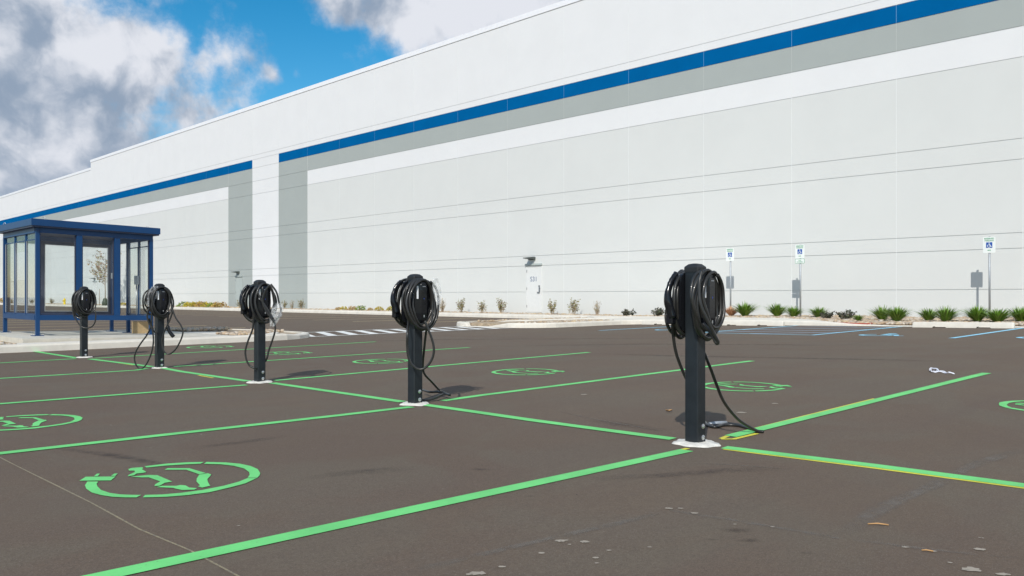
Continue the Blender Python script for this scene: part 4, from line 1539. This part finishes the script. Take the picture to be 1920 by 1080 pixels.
    for i in range(3):
        a, b = re_[i], re_[i + 1]
        pn = bx('glass_pane', M['glass'], (a + .03, b - .03, Y1 - 0.004, Y1 + 0.004, 0.45, 2.07))
        mb = MB()
        for (q0, q1, q2, q3) in ((a, a + 0.05, 0.427, 2.098), (b - 0.05, b, 0.427, 2.098), (a + 0.0501, b - 0.0501, 0.427, 0.475), (a + 0.0501, b - 0.0501, 2.03, 2.098)):
            mb.box(q0, q1, Y1 - 0.02, Y1 + 0.02, q2, q3, 0, zf)
        mb.build('pane_frame', M['shdark'], pn, O)
        mb = MB()
        for (q0, q1, q2, q3) in ((a + 0.05, a + 0.066, 0.4755, 2.029), (b - 0.066, b - 0.05, 0.4755, 2.029), (a + 0.0665, b - 0.0665, 0.4755, 0.492), (a + 0.0665, b - 0.0665, 2.013, 2.029)):
            mb.box(q0, q1, Y1 - 0.026, Y1 - 0.010, q2, q3, 0, zf)
        mb.build('silver_trim', M['silver'], pn, O)
    # side walls: left has three narrow framed panes, right has two and a doorway behind them
    for xs_, e in ((X0, [Y0 + pw, 19.47, 20.27, Y1 - pw]), (X1, [Y0 + pw, 19.37, JY - pw])):
        nb = len(e) - 1
        for i in range(nb):
            a, b = e[i] + (0.02 if i else 0), e[i + 1] - (0.02 if i < nb - 1 else 0)
            pn = bx('glass_pane', M['glass'], (xs_ - 0.003, xs_ + 0.003, a, b, 0.427, 2.099))
            mb = MB()
            mb.box(xs_ - 0.012, xs_ + 0.012, a, a + 0.03, 0.43, 2.095, 0, zf)
            mb.box(xs_ - 0.012, xs_ + 0.012, b - 0.03, b, 0.43, 2.095, 0, zf)
            mb.box(xs_ - 0.012, xs_ + 0.012, a + 0.0301, b - 0.0301, 1.96, 1.98, 0, zf)
            mb.box(xs_ - 0.012, xs_ + 0.012, a + 0.0301, b - 0.0301, 0.43, 0.45, 0, zf)
            mb.build('pane_frame', M['shblue'], pn, O)
            mb = MB()
            mb.box(xs_ - 0.015, xs_ - 0.004, a + 0.031, a + 0.045, 0.451, 1.959, 0, zf)
            mb.box(xs_ - 0.015, xs_ - 0.004, b - 0.045, b - 0.031, 0.451, 1.959, 0, zf)
            mb.build('silver_trim', M['silver'], pn, O)
        for yy in e[1:nb]:
            bx('mullion', M['shblue'], (xs_ - 0.022, xs_ + 0.022, yy - 0.0195, yy + 0.0195, 0.426, 2.099))
    # poster on the left wall, sticker, electrical box and conduit on the right wall
    bx('poster', M['paper'], (X0 + 0.016, X0 + 0.020, 19.53, 20.20, 1.15, 1.75))
    bx('sticker', M['label'], (X1 - 0.03, X1 + 0.02, Y1 - pw - 0.004, Y1 - pw - 0.001, 1.28, 1.42))
    bx('electrical_box', M['galv'], (X1 - 0.09, X1 - 0.03, 19.30, 19.44, 1.12, 1.32), bev=0.006)
    mb = MB()
    mb.tube([(X1 - 0.06, 19.37, zf(X1, Y0) + 1.12), (X1 - 0.06, 19.37, zf(X1, Y0) + 0.43)], 0.014, 8)
    mb.build('conduit', M['silver'], root, O)


build_shelter()

# cardboard box under the shelter
mb = MB()
mb.box(-0.17, 0.17, -0.15, 0.15, 0.0, 0.27, 0)
mb.box(-0.171, -0.005, -0.155, 0.155, 0.2705, 0.274, 0)
mb.box(0.005, 0.171, -0.155, 0.155, 0.2705, 0.274, 0)
t_ = (264 - 960) / F
yb_ = 19.62
xb_ = yb_ * (1 + t_) / (1 - t_)
tag(mb.build('cardboard_box', M['cardboard'], rz=math.radians(-12)), 'tan cardboard box on the pad under the right end of the shelter', 'box').location = (xb_, yb_, padz(xb_, yb_))


# ------------------------------------------------------------------ hydrant
def hydrant(x, y):
    z = bedz(x, y)
    root = empty('fire_hydrant', (x, y, z))
    tag(root, 'yellow fire hydrant by the far kerb, seen through the shelter', 'hydrant')
    mb = MB()
    mb.lathe([(0.17, 0), (0.17, 0.04), (0.11, 0.05), (0.10, 0.42), (0.13, 0.43), (0.13, 0.47), (0.11, 0.49), (0.085, 0.58), (0.03, 0.62), (0.03, 0.67)], 14)
    mb.build('barrel', M['hydrant'], root)
    for d in ((-1, 0), (0, -1), (0, 1)):
        c = MB()
        a = Vector((d[0], d[1], 0))
        c.tube([Vector((0, 0, 0.36)) + a * 0.09, Vector((0, 0, 0.36)) + a * 0.16, Vector((0, 0, 0.36)) + a * 0.19], [0.05, 0.05, 0.062], 10)
        c.build('outlet_cap', M['hydrant'], root)


_t = (121 - 960) / F
hydrant(27.0, 27.0 * (1 - _t) / (1 + _t))


# ------------------------------------------------------------------ plants
def blades(mb, n, h, spread, rnd, w=0.014, mi=0, curl=0.5):
    for _ in range(n):
        a = rnd.uniform(0, 2 * math.pi)
        r0 = rnd.uniform(0, 0.10) * spread
        lean = rnd.uniform(0.05, 1.0) ** 0.8
        L_ = h * rnd.uniform(0.65, 1.2)
        b = Vector((r0 * math.cos(a), r0 * math.sin(a), 0))
        d = Vector((math.cos(a), math.sin(a), 0))
        side = Vector((-d.y, d.x, 0)) * w * rnd.uniform(0.6, 1.3)
        pts = []
        for k in range(4):
            s = k / 3
            out = lean * spread * s * (0.5 + 0.5 * s)
            up = L_ * (s - curl * lean * s * s * 0.6)
            pts.append(b + d * out + Vector((0, 0, max(0, up))))
        vs = []
        for k, p in enumerate(pts):
            ww = side * (0.7, 1.0, 0.8, 0.08)[k]
            vs += [p - ww, p + ww]
        mb.add(vs, [(2 * k, 2 * k + 1, 2 * k + 3, 2 * k + 2) for k in range(3)], mi)


def leaves(mb, pts, size, rnd, mi=0):
    for p in pts:
        n = Vector((rnd.gauss(0, 1), rnd.gauss(0, 1), rnd.gauss(0, 1))).normalized()
        u = n.orthogonal().normalized()
        u.rotate(Matrix.Rotation(rnd.uniform(0, 6.28), 3, n))
        v = n.cross(u)
        s = size * rnd.uniform(0.6, 1.3)
        mb.add([p - u * s, p + v * s * 0.5, p + u * s, p - v * s * 0.5], [(0, 1, 2, 3)], mi)


def twigs(mb, n, h, spread, rnd, r=0.004, mi=0, leafpts=None, lp=6):
    for _ in range(n):
        a = rnd.uniform(0, 6.28)
        lean = rnd.uniform(0.05, 1) * spread
        L_ = h * rnd.uniform(0.6, 1.1)
        P = [Vector((0.03 * math.cos(a), 0.03 * math.sin(a), 0))]
        for k in range(1, 4):
            s = k / 3
            P.append(Vector((math.cos(a) * lean * s ** 0.7 + rnd.uniform(-.02, .02), math.sin(a) * lean * s ** 0.7 + rnd.uniform(-.02, .02), L_ * s)))
        mb.tube(P, [r * 1.4, r, r * 0.8, r * 0.5], 4, mi, cap=False)
        if leafpts is not None:
            for _k in range(lp):
                s = rnd.uniform(0.3, 1.0) * 3
                i = min(2, int(s))
                q = P[i].lerp(P[i + 1], s - i)
                leafpts.append(q + Vector((rnd.gauss(0, .025), rnd.gauss(0, .025), rnd.gauss(0, .025))))


def mk_tuft(seed, lm):
    r = random.Random(seed)
    mb = MB()
    blades(mb, 250, 0.40, 0.42, r, 0.012, 0)
    return mb.build('grass_tuft', M[lm])


def mk_dark(seed):
    r = random.Random(seed)
    mb = MB()
    lp = []
    twigs(mb, 20, 0.30, 0.30, r, 0.005, 1, lp, 18)
    leaves(mb, lp, 0.042, r, 0)
    return mb.build('dark_shrub', [M['leaf_dark'], M['twig']])


def mk_bare(seed, n, lpn, sz=0.028):
    r = random.Random(seed)
    mb = MB()
    lp = []
    twigs(mb, n, 0.72, 0.24, r, 0.0045, 1, lp, lpn)
    leaves(mb, lp, sz, r, 0)
    return mb.build('bare_shrub', [M['leaf_shrub'], M['twig']])


def mk_clump(seed, lm):
    r = random.Random(seed)
    mb = MB()
    lp = []
    twigs(mb, 10, 0.26, 0.30, r, 0.005, 1, lp, 4)
    for _ in range(260):
        a = r.uniform(0, 6.28)
        e = r.uniform(0, 1)
        rad = 0.34 * (1 - e * e * 0.5) * r.uniform(0.5, 1.0)
        lp.append(Vector((rad * math.cos(a), rad * math.sin(a), 0.04 + 0.28 * e * r.uniform(0.6, 1))))
    leaves(mb, lp, 0.04, r, 0)
    return mb.build('low_clump', [M[lm], M['twig']])


protos = {
    'g': [mk_tuft(1, 'leaf_green'), mk_tuft(2, 'leaf_green'), mk_tuft(3, 'leaf_green')],
    'o': [mk_tuft(4, 'leaf_orange')],
    'd': [mk_dark(5), mk_dark(6)],
    'b': [mk_bare(7, 18, 20, .034), mk_bare(8, 16, 22, .036), mk_bare(9, 30, 6, .026)],
    'y': [mk_clump(10, 'leaf_yellow'), mk_clump(11, 'leaf_yellow')],
    'a': [mk_clump(12, 'leaf_amber')],
    'l': [mk_clump(13, 'leaf_lime')],
}
used = {}
CAT = {'g': ('grass tuft', 'bright green tufts along the wall'), 'o': ('grass tuft', None), 'd': ('shrub', 'low dark shrubs along the wall'), 'b': ('shrub', 'half bare shrubs along the wall'),
       'y': ('low plant', 'low yellow and amber clumps along the wall'), 'a': ('low plant', 'low yellow and amber clumps along the wall'), 'l': ('low plant', 'low yellow and amber clumps along the wall')}


def plant(kind, px, X, hpx, label, i=None, wid=1.0):
    if kind == 'g':
        wid *= 1.18
        hpx *= 1.12
    if kind in 'yal':
        hpx *= 1.35
    if kind == 'b':
        wid *= 1.25
    t = (px - 960) / F
    y = X * (1 - t) / (1 + t)
    dep = (X + y) * C45
    ps = protos[kind]
    key = (px * 7) % len(ps) if i is None else i
    src = ps[int(key)]
    if src.name not in used:
        used[src.name] = 1
        o = src
    else:
        o = src.copy()
        COL.objects.link(o)
    H0 = {'g': 0.37, 'o': 0.37, 'd': 0.33, 'b': 0.74, 'y': 0.32, 'a': 0.32, 'l': 0.32}[kind]
    s = hpx * dep / F / H0
    o.location = (X, y, bedz(X, y) - 0.01)
    o.rotation_euler.z = (px * 1.37) % 6.28
    o.scale = (s * wid, s * wid, s)
    tag(o, label, CAT[kind][0], CAT[kind][1])


G_ = 'bright green tuft '
plant('o', 1371, 26.9, 19, 'rusty orange grass tuft at the foot of the leftmost parking sign')
plant('g', 1397, 26.9, 23, G_ + 'beside the rusty orange tuft', 0)
plant('g', 1457, 26.9, 21, G_ + 'standing alone between the two left parking signs', 1)
plant('g', 1488, 26.0, 18, G_ + 'touching the post of the sign with two plates', 2)
plant('g', 1535, 25.6, 18, G_ + 'with a dark shrub against its right side', 0)
plant('d', 1550, 24.8, 16, 'low dark shrub right of the sign with two plates', 0, 1.15)
plant('d', 1588, 24.8, 18, 'low dark shrub above the end of the red tactile strip', 1, 1.25)
plant('g', 1609, 24.0, 11, 'smallest bright green tuft, just right of a dark shrub', 1)
plant('g', 1654, 25.0, 23, G_ + 'on the left of the pair at the panel joint', 2)
plant('g', 1682, 24.2, 25, G_ + 'on the right of the pair at the panel joint', 0)
plant('g', 1741, 24.8, 21, G_ + 'on the left of the pair above the wheel stop', 1)
plant('g', 1773, 24.2, 25, G_ + 'on the right of the pair above the wheel stop', 2)
plant('g', 1832, 24.4, 26, G_ + 'just left of the rightmost sign post', 0)
plant('g', 1871, 24.0, 23, G_ + 'just right of the rightmost sign post', 1, 1.25)
plant('g', 1914, 24.6, 24, G_ + 'at the right edge of the picture', 2, 1.1)
plant('d', 1176, 27.4, 14, 'low dark shrub right of the last bare shrub', 0, 1.35)
plant('d', 1236, 27.2, 16, 'low dark shrub half hidden by the nearest charging post', 1, 1.2)
plant('b', 1120, 27.5, 27, 'thin bare shrub, rightmost of the three right of the white door', 2)
plant('b', 1076, 27.5, 31, 'leafy bare shrub, middle of the three right of the white door', 1)
plant('b', 1035, 27.5, 29, 'half bare shrub closest to the right side of the white door', 0)
plant('b', 940, 27.5, 30, 'half bare shrub closest to the left side of the white door', 0)
plant('b', 904, 27.5, 23, 'small greener shrub, second left of the white door', 1)
plant('b', 864, 27.5, 28, 'half bare shrub, third left of the white door', 0)
plant('b', 829, 27.5, 26, 'thin bare shrub just right of the second charging post', 2)
plant('y', 735, 27.3, 8, 'yellow clump just left of the second charging post', 0)
plant('y', 711, 27.3, 7, 'yellow clump right of a tan one', 1)
plant('a', 694, 27.3, 5, 'amber clump between a green and a yellow one')
plant('l', 676, 27.3, 8, 'yellow green clump, the greenest of its row')
plant('a', 661, 27.3, 7, 'amber clump left of the greenest clump')
plant('y', 645, 27.3, 6, 'low yellow clump left of an amber one', 0)
plant('a', 634, 27.3, 5, 'dull amber clump at the left end of its row')
plant('b', 565, 27.4, 19, 'half bare shrub before the right edge of the grey wall strip', 1)
plant('b', 548, 27.4, 17, 'thin bare shrub in the middle of three before the grey wall strip', 2)
plant('b', 533, 27.4, 17, 'half bare shrub just right of the middle charging post', 0)
plant('b', 450, 27.4, 17, 'half bare shrub beside the grey door', 1)
for px, k, lab in ((345, 'l', 'green yellow clump at the left end of the long yellow row'), (357, 'y', 'yellow clump, second from the left in the long row'), (368, 'y', 'yellow clump, third from the left in the long row'),
                   (378, 'a', 'tallest amber clump in the middle of the long row'), (390, 'y', 'yellow clump right of the tallest amber one'), (401, 'l', 'green yellow clump near the right end of the long row'), (411, 'a', 'amber clump at the right end of the long row')):
    plant(k, px, 27.3, 8 if k != 'a' else 9, lab, 0, 1.3)
plant('y', 229, 27.3, 5, 'yellow clump seen through the right bay of the shelter', 0, 1.8)
plant('a', 168, 27.3, 5, 'amber clump seen left of the tree through the shelter', 0, 1.8)
plant('b', 97, 27.4, 12, 'grey shrub seen through the left bay of the shelter', 0, 1.2)
plant('b', 60, 27.4, 9, 'bare shrub seen through the shelter side wall', 1, 1.5)
plant('a', 6, 27.4, 8, 'amber clump left of the shelter', 0, 1.6)


def tree():
    t = (197 - 960) / F
    X = 26.2
    y = X * (1 - t) / (1 + t)
    z = bedz(X, y)
    root = empty('young_tree', (X, y, z))
    tag(root, 'slim young tree with sparse reddish leaves seen through the shelter', 'tree')
    r = random.Random(21)
    mb = MB()
    trunk = [(0, 0, 0), (0.03, 0.02, 1.2), (0.0, 0.05, 2.4), (0.06, 0.02, 3.6), (0.08, 0.05, 4.7)]
    mb.tube(trunk, [0.06, 0.05, 0.04, 0.025, 0.01], 8)
    lp = []
    for k in range(26):
        zz = r.uniform(1.7, 4.3)
        a = r.uniform(0, 6.28)
        ln = (1.9 - 0.30 * (zz - 1.7)) * r.uniform(0.6, 1.05)
        if k % 3:
            a = r.choice([-0.8, 2.35]) + r.uniform(-0.7, 0.7)
        b = Vector((0.03, 0.03, zz))
        P = [b, b + Vector((math.cos(a) * ln * .35, math.sin(a) * ln * .35, ln * .3)), b + Vector((math.cos(a) * ln * .6, math.sin(a) * ln * .6, ln * .65)), b + Vector((math.cos(a) * ln * .78, math.sin(a) * ln * .78, ln * 1.0))]
        if P[3].z > 5.0:
            f = 5.0 / P[3].z
            P = [Vector((p.x, p.y, zz + (p.z - zz) * f * 0.7)) for p in P]
        mb.tube(P, [0.018, 0.013, 0.010, 0.006], 5, cap=False)
        for _ in range(34):
            s = r.uniform(0.6, 3)
            i = min(2, int(s))
            q = P[i].lerp(P[i + 1], s - i)
            lp.append(q + Vector((r.gauss(0, .10), r.gauss(0, .10), r.gauss(0, .09))))
    mb.build('trunk', M['bark'], root)
    mb = MB()
    leaves(mb, lp, 0.10, r)
    mb.build('crown', M['leaf_tree'], root)
    for s in (-1, 1):
        k = MB()
        k.tube([(s * 0.35, -s * 0.35, 0), (s * 0.35, -s * 0.35, 1.5)], 0.03, 6)
        k.build('stake', M['bark'], root)
    k = MB()
    k.lathe([(0.27, 0), (0.25, 0.3), (0.15, 0.62), (0.10, 0.66)], 12)
    k.build('watering_bag', M['bag'], root)


tree()


# ------------------------------------------------------------------ river rock
def river_rock():
    rng = np.random.default_rng(3)
    ico = []
    t = (1 + 5 ** 0.5) / 2
    v = np.array([(-1, t, 0), (1, t, 0), (-1, -t, 0), (1, -t, 0), (0, -1, t), (0, 1, t), (0, -1, -t), (0, 1, -t), (t, 0, -1), (t, 0, 1), (-t, 0, -1), (-t, 0, 1)], float)
    v /= np.linalg.norm(v[0])
    f = np.array([(0, 11, 5), (0, 5, 1), (0, 1, 7), (0, 7, 10), (0, 10, 11), (1, 5, 9), (5, 11, 4), (11, 10, 2), (10, 7, 6), (7, 1, 8), (3, 9, 4), (3, 4, 2), (3, 2, 6), (3, 6, 8), (3, 8, 9), (4, 9, 5), (2, 4, 11), (6, 2, 10), (8, 6, 7), (9, 8, 1)])
    import mathutils.geometry as mg

    def inpoly(x, y, poly):
        c = False
        n = len(poly)
        for i in range(n):
            x1, y1 = poly[i]
            x2, y2 = poly[(i + 1) % n]
            if (y1 > y) != (y2 > y) and x < (x2 - x1) * (y - y1) / (y2 - y1) + x1:
                c = not c
        return c
    areas = [  # poly, density per m2, size, zf
        ([(22.5, 1), (28.25, 1), (28.25, 12), (24.6, 12.3), (23.5, 10.8), (22.5, 9.3)], 95, 0.055, bedz),
        ([(24.7, 12.3), (28.25, 11.9), (28.25, 24), (26.9, 24), (26.9, 19.0), (26.2, 17.0), (25.6, 14.8)], 80, 0.055, bedz),
        ([(18.7, 16.62), (21.3, 16.6), (21.55, 17.66), (17.75, 17.66)], 80, 0.05, bedz),
        ([(18.6, 19.95), (24.1, 20.0), (24.4, 20.38), (18.7, 20.38)], 90, 0.05, bedz),
        ([(26.9, 24), (28.25, 24), (28.25, 50), (26.9, 50)], 45, 0.065, bedz),
        ([(26.9, 50), (28.25, 50), (28.25, 100), (26.9, 100)], 16, 0.10, bedz),
        ([(0.5, 16.7), (4.25, 16.7), (4.25, 20.9), (0.5, 20.9)], 80, 0.055, lambda x, y: 0.06 + 0.03 * noise.noise(Vector((x * 2, y * 2, 0)))),
        ([(8.75, 17.35), (9.4, 17.5), (10.2, 18.5), (8.75, 18.55)], 120, 0.06, lambda x, y: 0.075),
        ([(8.72, 20.35), (10.2, 20.35), (9.8, 21.3), (8.72, 21.7)], 130, 0.06, lambda x, y: 0.09),
        ([(10.25, 18.5), (10.6, 18.7), (10.6, 19.6), (10.25, 19.8)], 120, 0.06, lambda x, y: 0.065),
    ]
    V, Fa = [], []
    base = 0
    for poly, dens, size, zf in areas:
        xs = [p[0] for p in poly]
        ys = [p[1] for p in poly]
        n = int((max(xs) - min(xs)) * (max(ys) - min(ys)) * dens)
        for _ in range(n):
            x = rng.uniform(min(xs), max(xs))
            y = rng.uniform(min(ys), max(ys))
            if not inpoly(x, y, poly):
                continue
            s = size * rng.uniform(0.45, 1.35)
            sc_ = np.array([s * rng.uniform(0.8, 1.4), s * rng.uniform(0.7, 1.1), s * rng.uniform(0.5, 0.8)])
            a = rng.uniform(0, 6.28)
            R = np.array([[math.cos(a), -math.sin(a), 0], [math.sin(a), math.cos(a), 0], [0, 0, 1]])
            vv = (v * (1 + rng.uniform(-0.14, 0.14, (12, 1)))) * sc_
            vv = vv @ R.T + np.array([x, y, zf(x, y) + s * 0.12])
            V.append(vv)
            Fa.append(f + base)
            base += 12
    V = np.concatenate(V)
    Fa = np.concatenate(Fa)
    me = bpy.data.meshes.new('river_rock')
    me.from_pydata(V.tolist(), [], Fa.tolist())
    me.polygons.foreach_set('use_smooth', [True] * len(me.polygons))
    me.materials.append(M['rocks'])
    ob = bpy.data.objects.new('river_rock', me)
    COL.objects.link(ob)
    tag(ob, 'tan and cream river rock spread in the planting beds', 'rocks', kind='stuff')
    print('rocks', len(Fa) // 20)


river_rock()


# ------------------------------------------------------------------ litter
p = G(1254, 773)
mb = MB()
vs, nn = [], 9
for i in range(nn):
    u = i / (nn - 1) * 2 - 1
    wv = 0.016 * (1 - u * u) ** 0.5 * (1 + 0.35 * math.sin(u * 9))
    for s in (-1, 0, 1):
        vs.append((u * 0.027, s * wv, 0.006 + 0.010 * abs(s) + 0.008 * abs(u)))
fs = []
for i in range(nn - 1):
    for s in range(2):
        a = i * 3 + s
        fs.append((a, a + 3, a + 4, a + 1))
mb.add(vs, fs, 0, True)
tag(mb.build('dry_leaf', M['leafdry'], rz=-0.7), 'small curled tan leaf on the asphalt left of the nearest post', 'leaf').location = p
a, b = G(1627, 984.5), G(1666, 986.5)
mb = MB()
mb.tube([a + Vector((0, 0, 0.005)), a.lerp(b, 0.5) + Vector((0, 0, 0.009)), b + Vector((0, 0, 0.005))], 0.003, 6)
tag(mb.build('stick', M['stick'], origin=tuple(a)), 'thin orange brown stick on the near asphalt at right', 'stick')
a, b = G(1728, 1034), G(1750, 1036)
mb = MB()
mb.tube([a + Vector((0, 0, 0.005)), a.lerp(b, 0.5) + Vector((0, 0.004, 0.007)), b + Vector((0, 0, 0.005))], 0.0025, 6)
tag(mb.build('stick', M['stick'], origin=tuple(a)), 'short dark twig nearer the bottom edge than the longer stick', 'stick')
pts = [(1750, 699), (1744, 697), (1744, 693.5), (1751, 692.5), (1757, 694.5), (1754, 698), (1750, 699), (1758, 699), (1770, 700), (1780, 701.5), (1790, 702)]
P = crom([G(*q) + Vector((0, 0, 0.012)) for q in pts], 4)
mb = MB()
for (o1, hh) in ((0, 0.0), (0.02, 0.006)):
    vs = []
    for i, q in enumerate(P):
        d = (P[min(i + 1, len(P) - 1)] - P[max(0, i - 1)]).normalized()
        s = Vector((-d.y, d.x, 0.5)).normalized() * 0.007
        q2 = q + Vector((o1 * math.sin(i * .7), o1 * math.cos(i * .5), hh + 0.006 * math.sin(i * 0.9)))
        vs += [q2 - s, q2 + s]
    mb.add(vs, [(2 * k, 2 * k + 1, 2 * k + 3, 2 * k + 2) for k in range(len(P) - 1)], 0, True)
o_ = G(1750, 699)
tag(mb.build('ribbon', M['paper'], origin=tuple(o_)), 'curled white ribbon lying near the end of the right green line', 'ribbon')
